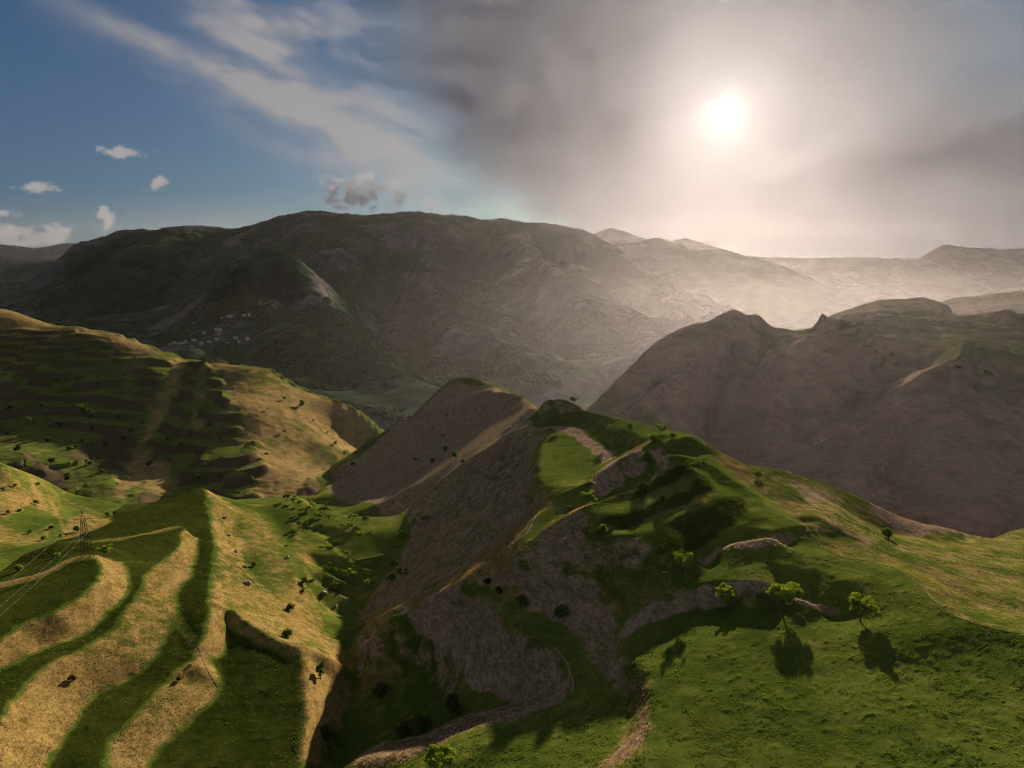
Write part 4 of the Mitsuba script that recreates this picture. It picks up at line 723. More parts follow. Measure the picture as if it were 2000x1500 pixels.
# mountain ranges on the horizon, each a long ridge line with slopes on both sides
def mountain_range(name, crest, dist, depth, base, label, seed, rough_m):
    c = np.array(crest, float)
    a = np.linspace(c[0, 0], c[-1, 0], 300)
    top = np.interp(a, c[:, 0], c[:, 1])
    v = np.linspace(-1, 1, 40)
    A, V = np.meshgrid(a, v, indexing='ij')
    x, y = dist * np.tan(np.radians(A)), dist + V * depth
    h = np.hypot(dist, dist * np.tan(np.radians(a))) * np.tan(np.radians(top))
    prof = 1 - np.abs(V) ** 1.15
    z = base + (h[:, None] - base) * prof + (n2(x, y, 1 / 900, seed, 5) * rough_m * 1.4 - ridged(x, y, 1 / 1500, seed, 4) * rough_m + 0.55 * rough_m) * np.clip(0.45 + 0.55 * np.minimum(1, np.abs(V) * 3), 0, 1)
    sheet(name, x, y, z, (0.4 + 0 * x, 0.3 + 0 * x), np.ones_like(x, bool), 'mountain_cover', label, 'mountain range')


# the crests as (bearing in degrees from north, height above the drone in degrees)
mountain_range('mountain_range', [(-44, 0.2), (-40, 1.4), (-37.5, 1.35), (-35, 1.0), (-33, 1.3), (-30, 1.0), (-26, 0.5), (-22, 0.2)], 10500, 1900, -420, 'pale blue mountain range on the western horizon', 61, 130)
mountain_range('mountain_range_001', [(-46, -0.8), (-41, -0.1), (-37, 0.2), (-34, 0.15), (-31, 0.9), (-28, 0.4), (-24, 0)], 7600, 1500, -420, 'dark blue ridge at the western edge in front of the pale range', 62, 100)
mountain_range('mountain_range_002', [(2, 1.0), (6, 2.2), (8.2, 2.9), (10, 2.3), (12, 1.5), (14.2, 1.9), (16.5, 1.2), (19, 0.5), (22, 0.3), (26, 0.25), (30, 0.3), (34, 0.2), (40, .3), (44, .2)], 11200, 1300, -420, 'faint farthest mountain range under the sun', 63, 150)
mountain_range('mountain_range_003', [(17, -1.5), (20, -0.4), (22.5, -0.2), (25, -0.4), (27.5, -0.25), (29.5, 0.1), (31.2, 0.1), (31.9, 0.9), (32.5, 1.25), (33.6, 1.0), (35.5, 0.8), (38, 0.9), (42, 0.5), (46, 0.1)], 8600, 1500, -420, 'blue mountain with a blunt steep summit at the eastern edge', 64, 90)
mountain_range('mountain_range_004', [(16, -2.4), (19, -1.3), (22, -1.5), (24.5, -0.9), (27, -1.5), (30, -1.2), (33, -1.4), (37, -0.8), (42, -1)], 6800, 1200, -420, 'low hazy foothills in front of the blue mountain', 65, 90)

# valley floor that closes the ground between the hills
gxx, gyy = np.meshgrid(np.linspace(-13500, 13500, 60), np.concatenate([np.linspace(-600, 3000, 40), np.linspace(3400, 13200, 30)]))
gz = np.where(gyy < 700, -215.0, -300.0) + n2(gxx, gyy, 0.001, 51, 4) * 30 - 0.02 * np.maximum(gyy - 1500, 0)
gz = np.maximum(gz, -560)
sheet('valley_floor', gxx, gyy, gz, (0.3 + 0 * gxx, 0.2 + 0 * gxx), np.ones_like(gxx, bool), 'mountain_cover', 'valley floor between the hills', 'valley')

# ------------------------------------------------------------------ things: keys, labels, parts
rng = np.random.default_rng(7)


def numbered(name):
    if name not in labels and not any(k == name or k.startswith(name + '__') for k in scene):
        return name
    n = 1
    while f'{name}_{n:03d}' in labels:
        n += 1
    return f'{name}_{n:03d}'


def thing(name, label, category, group=None):
    key = numbered(name)
    labels[key] = {'label': label, 'category': category, **({'group': group} if group else {})}
    return key


def part(key, name, shape):
    k, n = f'{key}__{name}', 0
    while k in scene:
        n += 1
        k = f'{key}__{name}_{n:03d}'
    scene[k] = shape
    return k


def placed(shape, p, size=1.0, turn=0.0, lean=0.0):
    return {**shape, 'to_world': T().translate([float(v) for v in p]).rotate([0, 0, 1], turn).rotate([0, 1, 0], lean).scale(size)}


def tube(points, radii, sides=6):
    p = np.asarray(points, float)
    r = np.asarray(radii, float)
    d = np.gradient(p, axis=0)
    d /= np.linalg.norm(d, axis=1, keepdims=True) + 1e-9
    ref = np.where(np.abs(d[:, 2:3]) < 0.9, [[0, 0, 1.0]], [[1.0, 0, 0]])
    u = np.cross(d, ref)
    u /= np.linalg.norm(u, axis=1, keepdims=True)
    w = np.cross(d, u)
    a = np.arange(sides) / sides * 2 * np.pi
    v = (p[:, None] + r[:, None, None] * (np.cos(a)[None, :, None] * u[:, None] + np.sin(a)[None, :, None] * w[:, None])).reshape(-1, 3)
    n = len(p)
    i, j = np.meshgrid(np.arange(n - 1), np.arange(sides), indexing='ij')
    A, B = (i * sides + j).ravel(), (i * sides + (j + 1) % sides).ravel()
    f = np.vstack([np.stack([A, B, B + sides], -1), np.stack([A, B + sides, A + sides], -1)])
    cap = np.array([[(n - 1) * sides, (n - 1) * sides + k, (n - 1) * sides + k + 1] for k in range(1, sides - 1)] + [[0, k + 1, k] for k in range(1, sides - 1)])
    return trimesh.Trimesh(v, np.vstack([f, cap]), process=False)


def leaves(centres, size, r, flat=0.5):
    """small folded leaf sprays, each two triangles, at the centres"""
    n = len(centres)
    a = r.normal(size=(n, 3))
    a /= np.linalg.norm(a, axis=1, keepdims=True)
    b = np.cross(a, r.normal(size=(n, 3)))
    b /= np.linalg.norm(b, axis=1, keepdims=True)
    b[:, 2] *= flat
    s = size * r.uniform(0.55, 1.25, (n, 1))
    v = np.stack([centres - a * s, centres + b * s * 0.55, centres + a * s, centres - b * s * 0.55 + [0, 0, 0.0]], 1)
    i = np.arange(n)[:, None] * 4
    return trimesh.Trimesh(v.reshape(-1, 3), np.vstack([i + [0, 1, 2], i + [0, 2, 3]]), process=False)


def make_tree(seed, height=1.0, wide=0.95, low=0.30, clumps=26, per=110, leaf=0.045, limbs=8, lean=0.05, gap=0.125):
    """a tree one metre tall: trunk with limbs, and a crown of leaf clumps round the limb ends"""
    r = np.random.default_rng(seed)
    top = np.array([lean, r.normal() * 0.03, low + 0.12])
    mid = np.array([lean * 0.3 + r.normal() * 0.015, r.normal() * 0.015, low * 0.55])
    parts = [tube([[0, 0, -0.06], [0.0, 0, 0.0], mid, top], [0.042, 0.034, 0.026, 0.02], 7)]
    ends = []
    for k in range(limbs):
        a = k / limbs * 2 * np.pi + r.normal() * 0.35
        out = wide * 0.5 * r.uniform(0.45, 0.9)
        e = top + [math.cos(a) * out, math.sin(a) * out, r.uniform(0.08, 0.45) * (1 - low)]
        start = mid + (top - mid) * r.uniform(0.35, 1.0)
        m = (start + e) / 2 + [r.normal() * 0.02, r.normal() * 0.02, 0.05]
        parts.append(tube([start, m, e], [0.015, 0.010, 0.005], 5))
        ends += [e, (m + e) / 2]
        for q in range(2):
            t = m + (e - m) * r.uniform(0.2, 0.8)
            e2 = t + r.normal(size=3) * 0.09 + [0, 0, 0.07]
            parts.append(tube([t, e2], [0.006, 0.003], 4))
            ends.append(e2)
    ends.append(top + [0, 0, 0.5 * (1 - low)])
    parts.append(tube([top, (top + ends[-1]) / 2 + [0.02, 0.01, 0], ends[-1]], [0.018, 0.011, 0.004], 5))
    ends.append((top + ends[-1]) / 2)
    pts = []
    ends = np.array(ends)
    for k in range(clumps):
        c = ends[k % len(ends)] + r.normal(size=3) * [0.05, 0.05, 0.035]
        n = int(per * r.uniform(0.5, 1.4))
        q = r.normal(size=(n, 3))
        q *= (r.uniform(0.3, 1, (n, 1)) ** 0.5) / np.linalg.norm(q, axis=1, keepdims=True)
        pts.append(c + q * [gap * wide, gap * wide, gap * 0.72] * r.uniform(0.6, 1.2))
    return trimesh.util.concatenate(parts), leaves(np.vstack(pts), leaf, r)


def make_bush(seed, clumps=14, per=60, leaf=0.085):
    r = np.random.default_rng(seed)
    pts, stems = [], []
    for k in range(clumps):
        a, d = r.uniform(0, 6.28), r.uniform(0, 0.42)
        c = np.array([math.cos(a) * d, math.sin(a) * d, 0.30 + r.uniform(0, 0.5) * (1 - d)])
        q = r.normal(size=(per, 3))
        q *= (r.uniform(0.2, 1, (per, 1)) ** 0.5) / np.linalg.norm(q, axis=1, keepdims=True)
        pts.append(c + q * [0.22, 0.22, 0.18])
        if k % 2 == 0:
            stems.append(tube([[c[0] * 0.1, c[1] * 0.1, -0.1], c * [0.6, 0.6, 0.55], c], [0.025, 0.018, 0.006], 5))
    return trimesh.util.concatenate(stems), leaves(np.vstack(pts), leaf, r)


def leaf_bsdf(c, var=0.35):
    def fn(p, n, uv):
        t = mikit.noise(p.x * 1.7, p.y * 1.7, p.z * 1.7) * 0.6 + mikit.noise(p.x * 6, p.y * 6, p.z * 6) * 0.4
        return mi.Color3f(c) * (1 - var + 2 * var * t)
    return {'type': 'principledthin', 'base_color': mikit.proc(fn), 'roughness': 0.7, 'diff_trans': 0.9, 'spec_trans': 0.0}


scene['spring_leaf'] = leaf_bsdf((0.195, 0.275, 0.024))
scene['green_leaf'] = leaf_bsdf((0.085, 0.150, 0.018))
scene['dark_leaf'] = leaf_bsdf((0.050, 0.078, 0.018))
scene['withered_leaf'] = leaf_bsdf((0.105, 0.072, 0.034))
scene['bark'] = {'type': 'twosided', 'bsdf': {'type': 'principled', 'base_color': mikit.proc(lambda p, n, uv: mikit.mix((0.05, 0.04, 0.03), (0.13, 0.105, 0.08), mikit.fbm(p.x * 9, p.y * 9, p.z * 2, 3))), 'roughness': 0.9}}


def on_ground(p, sink=0.05):
    x, y = np.array([p[0]]), np.array([p[1]])
    return [p[0], p[1], float(near(x, y, 3)[0] + rough(x, y, y * 0.0034, bare_g(x, y))[0]) - sink]


# ---- the single trees on the near hills
SHAPES = [dict(wide=1.0, low=0.28, clumps=54, per=100), dict(wide=1.25, low=0.34, clumps=48, per=90, lean=0.14), dict(wide=1.3, low=0.30, clumps=42, per=90, lean=-0.08), dict(wide=0.72, low=0.42, clumps=30, per=100, leaf=0.04), dict(wide=2.0, low=0.30, clumps=46, per=130, limbs=10, gap=0.13)]
for n, (p, h, kind, label) in enumerate(TREES):
    trunk, crown = make_tree(100 + n, **{**SHAPES[kind], 'leaf': min(0.07, 0.20 / h)})
    k = thing('tree', label, 'tree')
    q = on_ground(p)
    part(k, 'trunk', placed(mikit.ply(trunk, 'bark', smooth=True), q, h * 0.9, 37 * n))
    part(k, 'crown', placed(mikit.ply(crown, 'green_leaf' if n in (7, 11, 12) else 'spring_leaf'), q, h * 0.9, 37 * n))

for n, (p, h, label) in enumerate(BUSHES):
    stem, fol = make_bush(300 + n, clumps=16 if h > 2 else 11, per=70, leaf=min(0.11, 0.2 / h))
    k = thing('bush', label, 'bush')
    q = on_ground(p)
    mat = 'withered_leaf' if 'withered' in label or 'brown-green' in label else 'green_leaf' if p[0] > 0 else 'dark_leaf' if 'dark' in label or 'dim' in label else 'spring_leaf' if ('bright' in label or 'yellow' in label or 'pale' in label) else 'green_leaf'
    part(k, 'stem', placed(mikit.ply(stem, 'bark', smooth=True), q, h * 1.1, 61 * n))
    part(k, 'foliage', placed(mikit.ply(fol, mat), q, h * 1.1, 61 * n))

# ---- small trees in the hollow and bushes further off: a few forms, each tree a thing
forms = [(mikit.ply(a, 'bark', smooth=True), b) for a, b in (make_tree(500 + i, wide=1.15, low=0.33, clumps=20, per=42, leaf=0.075, limbs=6) for i in range(4))]
form_leaf = [{m: mikit.ply(b, m) for m in ('spring_leaf', 'green_leaf', 'dark_leaf')} for _, b in forms]
for n, p in enumerate(HOLLOW_TREES):
    where = 'on the far lip of the green hollow' if p[1] > 272 else 'on the sunlit west slope of the green hollow' if p[0] < -72 else 'under the brown slope on the east side of the green hollow' if p[0] > -46 else 'on the middle steps of the green hollow'
    k = thing('hollow_tree', 'small spreading spring tree ' + where, 'tree', 'small trees ' + where)
    h = float(rng.uniform(3.0, 4.8))
    q, t = on_ground(p), float(rng.uniform(0, 360))
    part(k, 'trunk', placed(forms[n % 4][0], q, h, t))
    part(k, 'crown', placed(form_leaf[n % 4]['spring_leaf' if rng.uniform() < 0.55 else 'green_leaf'], q, h, t))
small = [make_bush(700 + i, clumps=10, per=26, leaf=0.14)[1] for i in range(4)]
small = [{m: mikit.ply(b, m) for m in ('green_leaf', 'dark_leaf')} for b in small]


def scatter_bushes(spots, name, label, group, surface, green):
    for n, (x, y, z, h) in enumerate(spots):
        where = ''
        if name == 'terrace_bush':
            where = ' on the golden east slope' if h > 0 and x > -0.36 * y and y > 520 else ' near the crest' if y > 700 else ' near the small fields' if y < 500 else ' half way up'
        k = thing(name, label + where, 'bush', group + where)
        scene[k] = placed(small[n % 4]['green_leaf' if rng.uniform() < green else 'dark_leaf'], [x, y, surface(x, y)], h * float(rng.uniform(0.85, 1.15)), float(rng.uniform(0, 360)))


def mesh_height(grid, detail):
    return lambda x, y: float(grid(np.array([x]), np.array([y]), 3)[0] + detail(np.array([x]), np.array([y]))[0])


scatter_bushes(SPUR_BUSHES, 'spur_bush', 'dark bush on the shaded brown spurs behind the green hill', 'bushes on the brown spurs', lambda x, y: on_ground((x, y))[2], 0.3)
scatter_bushes(KNOB_BUSHES, 'slope_bush', 'bush on the small hill behind the pylon', 'bushes on the small hill behind the pylon', lambda x, y: on_ground((x, y))[2], 0.5)
scatter_bushes(TERRACE_BUSHES, 'terrace_bush', 'dark bush on the wide terraced hill at left', 'bushes of the left terraced hill', lambda x, y: float(surf['C'](np.array([x]), np.array([y]), 3)[0]) - 0.4, 0.6)
scatter_bushes(HILLTOP_BUSHES, 'hilltop_bush', 'bush on the grassy top of the brown hills at right', 'bushes on the top of the right hills', lambda x, y: float(surf['E'](np.array([x]), np.array([y]), 3)[0]) - 1.0, 0.5)

# ---- boulders and limestone ledges
scene['limestone'] = {'type': 'twosided', 'bsdf': {'type': 'principled', 'base_color': mikit.proc(lambda p, n, uv: mikit.mix((0.13, 0.10, 0.07), (0.32, 0.26, 0.19), mikit.fbm(p.x * 1.6, p.y * 1.6, p.z * 3.5, 4))), 'roughness': 0.9}}
for n, (p, h, label) in enumerate(ROCKS):
    r = np.random.default_rng(900 + n)
    ledge = 'ledge' in label or 'face' in label or 'lip' in label
    m = trimesh.creation.icosphere(3, 0.5)
    v = m.vertices * ([0.55, 1.5, 0.5] if ledge else [1.0, 0.8, 0.7])
    for _ in range(9):
        d = r.normal(size=3)
        d /= np.linalg.norm(d)
        c = r.uniform(0.20, 0.36)
        s = v @ d
        v = v - np.maximum(s - c, 0)[:, None] * d
    v = v * (1 + 0.35 * (meshkit.fbm(v * 5 + n, 3, n) - 0.5)[:, None])
    q = on_ground(p, 0.0)
    k = thing('limestone_ledge' if ledge else 'boulder', label, 'rock')
    scene[k] = placed(mikit.ply(trimesh.Trimesh(v, m.faces, process=False), 'limestone', smooth=25), [q[0], q[1], q[2] + 0.12 * h], h, float(r.uniform(-30, 30)) + (-32 if ledge else 0))

# ---- footpaths worn into the ground
scene['worn_earth'] = {'type': 'twosided', 'bsdf': {'type': 'principled', 'base_color': mikit.proc(lambda p, n, uv: mikit.mix((0.11, 0.086, 0.062), (0.215, 0.172, 0.128), mikit.fbm(p.x * 1.3, p.y * 1.3, p.z, 4))), 'roughness': 0.95}}
scene['worn_grass'] = {'type': 'twosided', 'bsdf': {'type': 'principled', 'base_color': mikit.proc(lambda p, n, uv: mikit.mix((0.08, 0.09, 0.02), (0.19, 0.16, 0.06), mikit.fbm(p.x * 1.1, p.y * 1.1, p.z, 4))), 'roughness': 0.95}}
scene['rut_earth'] = {'type': 'twosided', 'bsdf': {'type': 'principled', 'base_color': {'type': 'rgb', 'value': [0.05, 0.045, 0.03]}, 'roughness': 0.95}}
for label, w, text in PATHS:
    c = decode(text)[:, :2]
    d = np.concatenate([[0], np.cumsum(np.linalg.norm(np.diff(c, axis=0), axis=1))])
    s = np.arange(0, d[-1], 0.35)
    c = np.stack([np.interp(s, d, c[:, 0]), np.interp(s, d, c[:, 1])], -1)
    c = gaussian_filter(c, (4, 0), mode='nearest')
    c = c + np.stack([n2(c[:, 0], c[:, 1], 0.4, 71, 2), n2(c[:, 0], c[:, 1], 0.4, 72, 2)], -1) * 0.6
    t = np.gradient(c, axis=0)
    t /= np.linalg.norm(t, axis=1, keepdims=True) + 1e-9
    side = np.stack([-t[:, 1], t[:, 0]], -1)
    wid = w * (0.65 + 1.2 * (n2(s, s * 0, 0.35, 73, 3) + 0.3))
    u = np.array([-1, -0.4, 0.4, 1.0])
    g = c[:, None] + side[:, None] * (u[None, :, None] * wid[:, None, None] * 0.5)
    gx, gy = g[..., 0], g[..., 1]
    gz = near(gx.ravel(), gy.ravel(), 3) + rough(gx.ravel(), gy.ravel(), gy.ravel() * 0.0034, bare_g(gx.ravel(), gy.ravel()))
    gz = gz.reshape(gx.shape) + 0.05 + 0.03 * (1 - np.abs(u))[None]
    gz[:, [0, -1]] -= 0.16
    k = numbered('footpath')
    h, ww = gx.shape
    idx = np.arange(h * ww).reshape(h, ww)
    A, B, C, D = idx[:-1, :-1].ravel(), idx[:-1, 1:].ravel(), idx[1:, 1:].ravel(), idx[1:, :-1].ravel()
    mesh = trimesh.Trimesh(np.stack([gx, gy, gz], -1).reshape(-1, 3), np.vstack([np.stack([A, B, C], -1), np.stack([A, C, D], -1)]), process=False)
    scene[k] = mikit.ply(mesh, 'rut_earth' if 'rut' in label else 'worn_grass' if 'crest' in label else 'worn_earth', smooth=True)
    labels[k] = {'label': label, 'category': 'footpath', 'kind': 'structure'}

# ---- the lattice pylon and its cables
scene['rusty_steel'] = {'type': 'principled', 'base_color': {'type': 'rgb', 'value': [0.055, 0.042, 0.035]}, 'roughness': 0.6, 'metallic': 0.4}
scene['steel_cable'] = {'type': 'principled', 'base_color': {'type': 'rgb', 'value': [0.12, 0.12, 0.12]}, 'roughness': 0.4, 'metallic': 0.6}
scene['insulator_glass'] = {'type': 'principled', 'base_color': {'type': 'rgb', 'value': [0.10, 0.09, 0.08]}, 'roughness': 0.3}


def bar(a, b, r):
    return tube([a, b], [r, r], 4)


def pylon(base, label, turn):
    k = thing('pylon', label, 'pylon')
    H, w0, w1 = 14.0, 1.15, 0.42
    place = lambda m, mat: placed(mikit.ply(m, mat), base, 1.0, turn)
    wid = lambda z: w0 + (w1 - w0) * min(1, z / 11.5)
    cs = [(-1, -1), (1, -1), (1, 1), (-1, 1)]
    for cx, cy in cs:
        part(k, 'leg', place(trimesh.util.concatenate([bar([cx * w0, cy * w0, -0.8], [cx * w1, cy * w1, 11.5], 0.075), bar([cx * w1, cy * w1, 11.5], [0, 0, H], 0.05)]), 'rusty_steel'))
    braces = []
    z = 0.3
    while z < 11.3:
        dz = 1.9 * wid(z)
        z2 = min(z + dz, 11.5)
        a, b = wid(z), wid(z2)
        for i in range(4):
            p, q = cs[i], cs[(i + 1) % 4]
            braces += [bar([p[0] * a, p[1] * a, z], [q[0] * b, q[1] * b, z2], 0.035), bar([q[0] * a, q[1] * a, z], [p[0] * b, p[1] * b, z2], 0.035)]
        z = z2
    key = part(k, 'bracing', place(trimesh.util.concatenate(braces), 'rusty_steel'))
    labels[key] = {'kind': 'stuff'}
    tips = []
    for zz, L in ((11.4, 2.3), (9.3, 1.9)):
        for s in ((-1, 1) if zz > 10 else (1,)):
            arm = [bar([s * w1 * 0.9, y, zz], [s * L, 0, zz + 0.1], 0.05) for y in (-w1, w1)] + [bar([s * w1 * 0.6, 0, zz + 0.9], [s * L, 0, zz + 0.1], 0.04)]
            part(k, 'crossarm', place(trimesh.util.concatenate(arm), 'rusty_steel'))
            ins = trimesh.util.concatenate([trimesh.creation.cylinder(0.09, 0.05, sections=8, transform=trimesh.transformations.translation_matrix([s * L, 0, zz - 0.1 - 0.13 * i])) for i in range(5)] + [bar([s * L, 0, zz + 0.1], [s * L, 0, zz - 0.8], 0.02)])
            part(k, 'insulator', place(ins, 'insulator_glass'))
            c, sn = math.cos(math.radians(turn)), math.sin(math.radians(turn))
            tips.append(np.array(base) + [c * s * L, sn * s * L, zz - 0.8])
    return tips


first = on_ground(PYLON, 0.1)
tips = pylon(first, 'rusty lattice pylon on the nose of the top terrace of the left hill', 8)
# the line runs north over the terraced hill, where the next pylon stands behind the crest, and south past the drone
sx, sy = -575.0, 905.0
far_tips = [t - np.array(first) + [sx, sy, float(surf['C'](np.array([sx]), np.array([sy]), 3)[0]) + 6] for t in tips]
near_tips = [t - np.array(first) + [-78.0, 30.0, -62.0] for t in tips]
for i, (a, b, c) in enumerate(zip(tips, far_tips, near_tips)):
    for end, word in ((b, 'northward'), (c, 'southward')):
        t = np.linspace(0, 1, 60)[:, None]
        pts = a + (end - a) * t - [0, 0, 1] * (4 * t * (1 - t)) * np.linalg.norm(end - a) * 0.025
        k = thing('power_cable', ['thin cable from the left arm of the pylon running ' + word, 'thin cable from the right arm of the pylon running ' + word, 'thin cable from the lower arm of the pylon running ' + word][i], 'power cable')
        scene[k] = mikit.ply(tube(pts, np.full(60, 0.007), 4), 'steel_cable')

# ---- the village on the far slope
scene['plaster'] = {'type': 'principled', 'base_color': mikit.proc(lambda p, n, uv: mikit.mix((0.20, 0.16, 0.14), (0.42, 0.37, 0.33), mikit.cell_rand(dr.floor(p.x / 26), dr.floor(p.y / 26)))), 'roughness': 0.9}
scene['tin_roof'] = {'type': 'principled', 'base_color': mikit.proc(lambda p, n, uv: mikit.mix((0.22, 0.11, 0.09), (0.40, 0.40, 0.42), mikit.cell_rand(dr.floor(p.x / 26) + 3, dr.floor(p.y / 26)))), 'roughness': 0.6}
scene['dark_pane'] = {'type': 'principled', 'base_color': {'type': 'rgb', 'value': [0.03, 0.03, 0.035]}, 'roughness': 0.2}
for n, (x, y, z) in enumerate(HOUSES):
    r = np.random.default_rng(1200 + n)
    w, d, h = r.uniform(6, 12), r.uniform(6, 8), r.uniform(4, 6)
    wall = trimesh.creation.box((w, d, h + 8))
    wall.apply_translation([0, 0, h / 2 - 4])
    roof = trimesh.Trimesh([[-w / 2 - .6, -d / 2 - .6, h], [w / 2 + .6, -d / 2 - .6, h], [w / 2 + .6, d / 2 + .6, h], [-w / 2 - .6, d / 2 + .6, h], [-w / 2 + 1, 0, h + 2.4], [w / 2 - 1, 0, h + 2.4]],
                           [[0, 1, 5], [0, 5, 4], [2, 3, 4], [2, 4, 5], [1, 2, 5], [3, 0, 4], [0, 2, 1], [0, 3, 2]], process=False)
    zz = float(surf['F'](np.array([float(x)]), np.array([float(y)]), 3)[0] + f_detail(np.array([float(x)]), np.array([float(y)]), 0)[0])
    k = thing('village_house', 'small pale house of the village on the shaded slope across the valley', 'house', 'houses of the far village')
    t = float(r.uniform(-35, 35))
    part(k, 'wall', placed(mikit.ply(wall, 'plaster'), [x, y, zz], 1, t))
    part(k, 'roof', placed(mikit.ply(roof, 'tin_roof'), [x, y, zz + 0.02], 1, t))
    for i in range(3):
        m = trimesh.creation.box((1.3, 0.12, 1.5))
        m.apply_translation([(i - 1) * w / 3.4, -d / 2 - 0.05, h * 0.6])
        part(k, 'window', placed(mikit.ply(m, 'dark_pane'), [x, y, zz], 1, t))

# ---- woodland on the lower mountain slopes: one mass of crowns
r = np.random.default_rng(77)
ico = trimesh.creation.icosphere(0, 1.0)
xs = r.uniform(-1, 1, 60000)
ys = np.exp(r.uniform(math.log(1080), math.log(3300), 60000))
xs = xs * ys * 0.62 - ys * 0.12
dens = n2(xs, ys, 0.004, 81, 4) + 0.35 * n2(xs, ys, 0.02, 82, 2)
ok = (dens > np.where(ys < 1700, -0.03, 0.05)) & hull_keep('F', xs, ys, -60)
xs, ys = xs[ok][:15000], ys[ok][:15000]
zs = surf['F'](xs, ys, 3) + f_detail(xs, ys, 0)
hs = r.uniform(1.5, 3.6, len(xs)) * (1 + ys / 5000)
v = ico.vertices[None] * (1 + 0.5 * (r.uniform(size=(len(xs), len(ico.vertices), 1)) - 0.5)) * (hs[:, None, None] * [1, 1, 1.15]) + np.stack([xs, ys, zs + hs * 0.6], -1)[:, None]
f = ico.faces[None] + (np.arange(len(xs)) * len(ico.vertices))[:, None, None]
scene['woodland_leaf'] = {'type': 'principled', 'base_color': mikit.proc(lambda p, n, uv: mikit.mix((0.014, 0.027, 0.008), (0.055, 0.080, 0.018), mikit.noise(p.x * 0.06, p.y * 0.06, p.z * 0.06))), 'roughness': 0.95, 'specular': 0.1}
scene['woodland'] = mikit.ply(trimesh.Trimesh(v.reshape(-1, 3), f.reshape(-1, 3), process=False), 'woodland_leaf', smooth=True)
labels['woodland'] = {'label': 'woodland and scrub covering the lower slopes of the mountain', 'category': 'woodland', 'kind': 'stuff'}

# ---- white sheep on the ridge of the brown hills
import manifold3d as m3d


def ball(p, rad, seg=12):
    return m3d.Manifold.sphere(rad, seg).translate([float(v) for v in p])


body = m3d.Manifold.batch_hull([ball([-0.42, 0, 0.62], 0.27), ball([0.38, 0, 0.66], 0.25), ball([0, 0, 0.72], 0.26)])
neck = m3d.Manifold.batch_hull([ball([0.42, 0, 0.75], 0.15), ball([0.66, 0, 0.92], 0.10)])
head = m3d.Manifold.batch_hull([ball([0.68, 0, 0.93], 0.10), ball([0.86, 0, 0.83], 0.06)])
sheep = body + neck + head + m3d.Manifold.batch_hull([ball([-0.6, 0, 0.7], .06), ball([-0.72, 0, 0.5], .03)])
for lx in (-0.40, 0.38):
    for ly in (-0.13, 0.13):
        sheep = sheep + m3d.Manifold.batch_hull([ball([lx, ly, 0.5], 0.08, 8), ball([lx - 0.03 * np.sign(lx), ly, 0.28], 0.05, 8)]) + m3d.Manifold.batch_hull([ball([lx - 0.03 * np.sign(lx), ly, 0.28], 0.05, 8), ball([lx, ly, 0.02], 0.04, 8)])
for ly in (-0.1, 0.1):
    sheep = sheep + m3d.Manifold.batch_hull([ball([0.68, ly * 0.7, 0.98], 0.03, 8), ball([0.64, ly * 1.7, 0.95], 0.025, 8)])
scene['fleece'] = {'type': 'principled', 'base_color': {'type': 'rgb', 'value': [0.7, 0.67, 0.6]}, 'roughness': 0.95}
flock = mikit.ply(sheep, 'fleece', smooth=50)
for n, p in enumerate(SHEEP):
    k = thing('sheep', 'tiny white sheep grazing on the ridge of the brown hill', 'sheep', 'sheep grazing on the brown ridge')
    e = lambda x, y: float(surf['E'](np.array([x]), np.array([y]), 3)[0] + e_detail(np.array([x]), np.array([y]), surf['E'](np.array([x]), np.array([y]), 3))[0])
    scene[k] = placed(flock, [p[0], p[1], e(p[0], p[1])], 1.2, 70.0 * n)

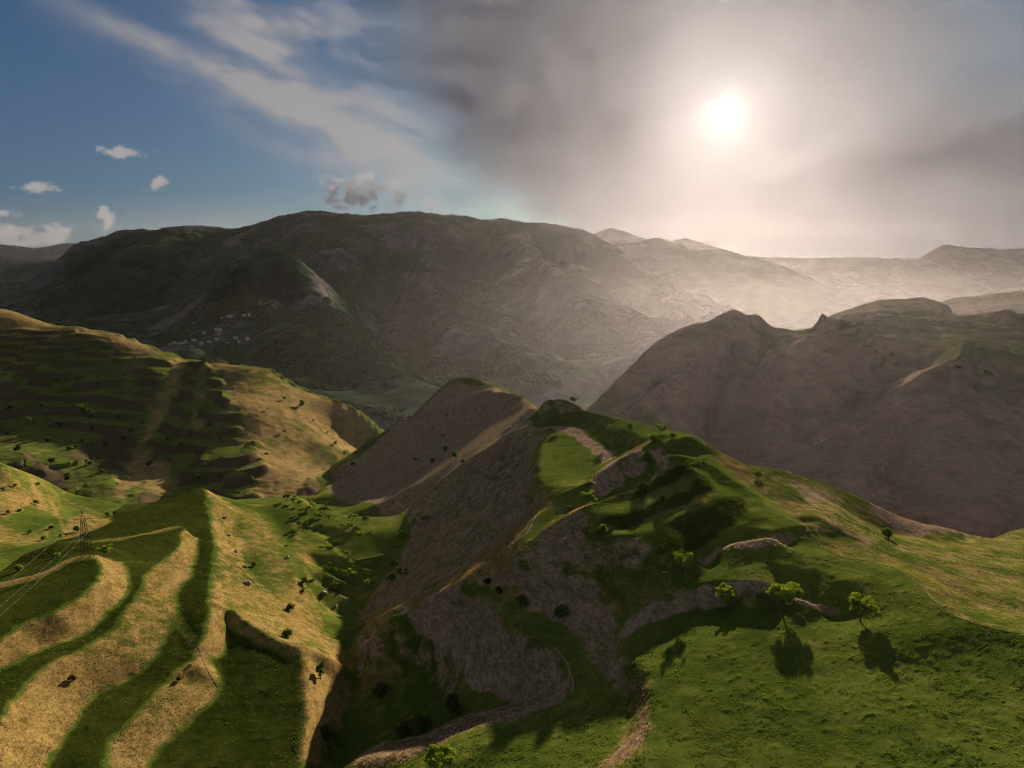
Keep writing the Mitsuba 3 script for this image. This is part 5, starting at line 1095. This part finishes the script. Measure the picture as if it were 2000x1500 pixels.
# ---- grass standing on the near slopes: green tufts and long dry stalks
r = np.random.default_rng(99)
N = 330000
ty = 1 / r.uniform(1 / 260, 1 / 48, N)
tx = r.uniform(-0.98, 0.98, N) * ty
tb = bare_g(tx, ty)
td = dry_g(tx, ty) + n2(tx, ty, 0.45, 91, 3) * 0.9 + n2(tx, ty, 0.055, 92, 2) * 0.6
keep_t = n2(tx, ty, 0.6, 93, 2) + 0.5 * r.uniform(size=N) > np.where((td < 0.35) & (tb < 0.45), 0.30, 0.20)
tx, ty, tb, td = tx[keep_t], ty[keep_t], tb[keep_t], td[keep_t]
tz = near(tx, ty, 3) + rough(tx, ty, ty * 0.0034, tb)
for name, sel, h0, h1, w, label in (('grass', (td < 0.35) & (tb < 0.45), 0.05, 0.13, 0.12, 'green grass tufts on the fields and terraces of the near hills'),
                                    ('dry_grass', (td >= 0.35) | (tb >= 0.45), 0.08, 0.20, 0.085, 'long withered grass on the banks and slopes of the near hills')):
    p = np.stack([tx[sel], ty[sel], tz[sel] - 0.04], -1)
    n = len(p)
    tris = []
    for q in range(3):
        a = r.uniform(0, 2 * np.pi, n)
        e = np.stack([np.cos(a), np.sin(a), 0 * a], -1)
        hh = r.uniform(h0, h1, n)[:, None]
        foot = p + np.stack([r.normal(size=n), r.normal(size=n), 0 * a], -1) * 0.10
        k_ = (w * (0.7 + ty[sel] / 160))[:, None]
        tip = foot + np.stack([r.normal(size=n) * 0.35, r.normal(size=n) * 0.35, np.ones(n)], -1) * hh
        tris.append(np.stack([foot - e * k_, foot + e * k_, tip], 1))
    v = np.concatenate(tris).reshape(-1, 3)
    scene[name] = mikit.ply(trimesh.Trimesh(v, np.arange(len(v)).reshape(-1, 3), process=False), name + '_blade')
    labels[name] = {'label': label, 'category': 'grass', 'kind': 'stuff'}
    print(name, n)


def blade_color(c0, c1):
    return lambda p, n, uv: mikit.mix(c0, c1, mikit.smoothstep(0.2, 0.8, mikit.noise(p.x * 0.16, p.y * 0.16, 0) * 0.5 + mikit.noise(p.x * 2.5, p.y * 2.5, p.z) * 0.5))


scene['grass_blade'] = {'type': 'principledthin', 'base_color': mikit.proc(blade_color((0.040, 0.080, 0.008), (0.140, 0.190, 0.022))), 'roughness': 0.8, 'diff_trans': 1.0}
scene['dry_grass_blade'] = {'type': 'principledthin', 'base_color': mikit.proc(blade_color((0.100, 0.070, 0.038), (0.360, 0.270, 0.140))), 'roughness': 0.8, 'diff_trans': 0.9}

# ------------------------------------------------------------------ haze: the box of air round the scene
scene['haze'] = {'type': 'cube', 'to_world': T().translate(((AIR_LO + AIR_HI) / 2).tolist()).scale(((AIR_HI - AIR_LO) / 2).tolist()), 'bsdf': {'type': 'null'}, 'interior': {'type': 'ref', 'id': 'air'}}
labels['haze'] = {'label': 'warm evening haze in the air over the valley', 'category': 'haze', 'kind': 'stuff'}
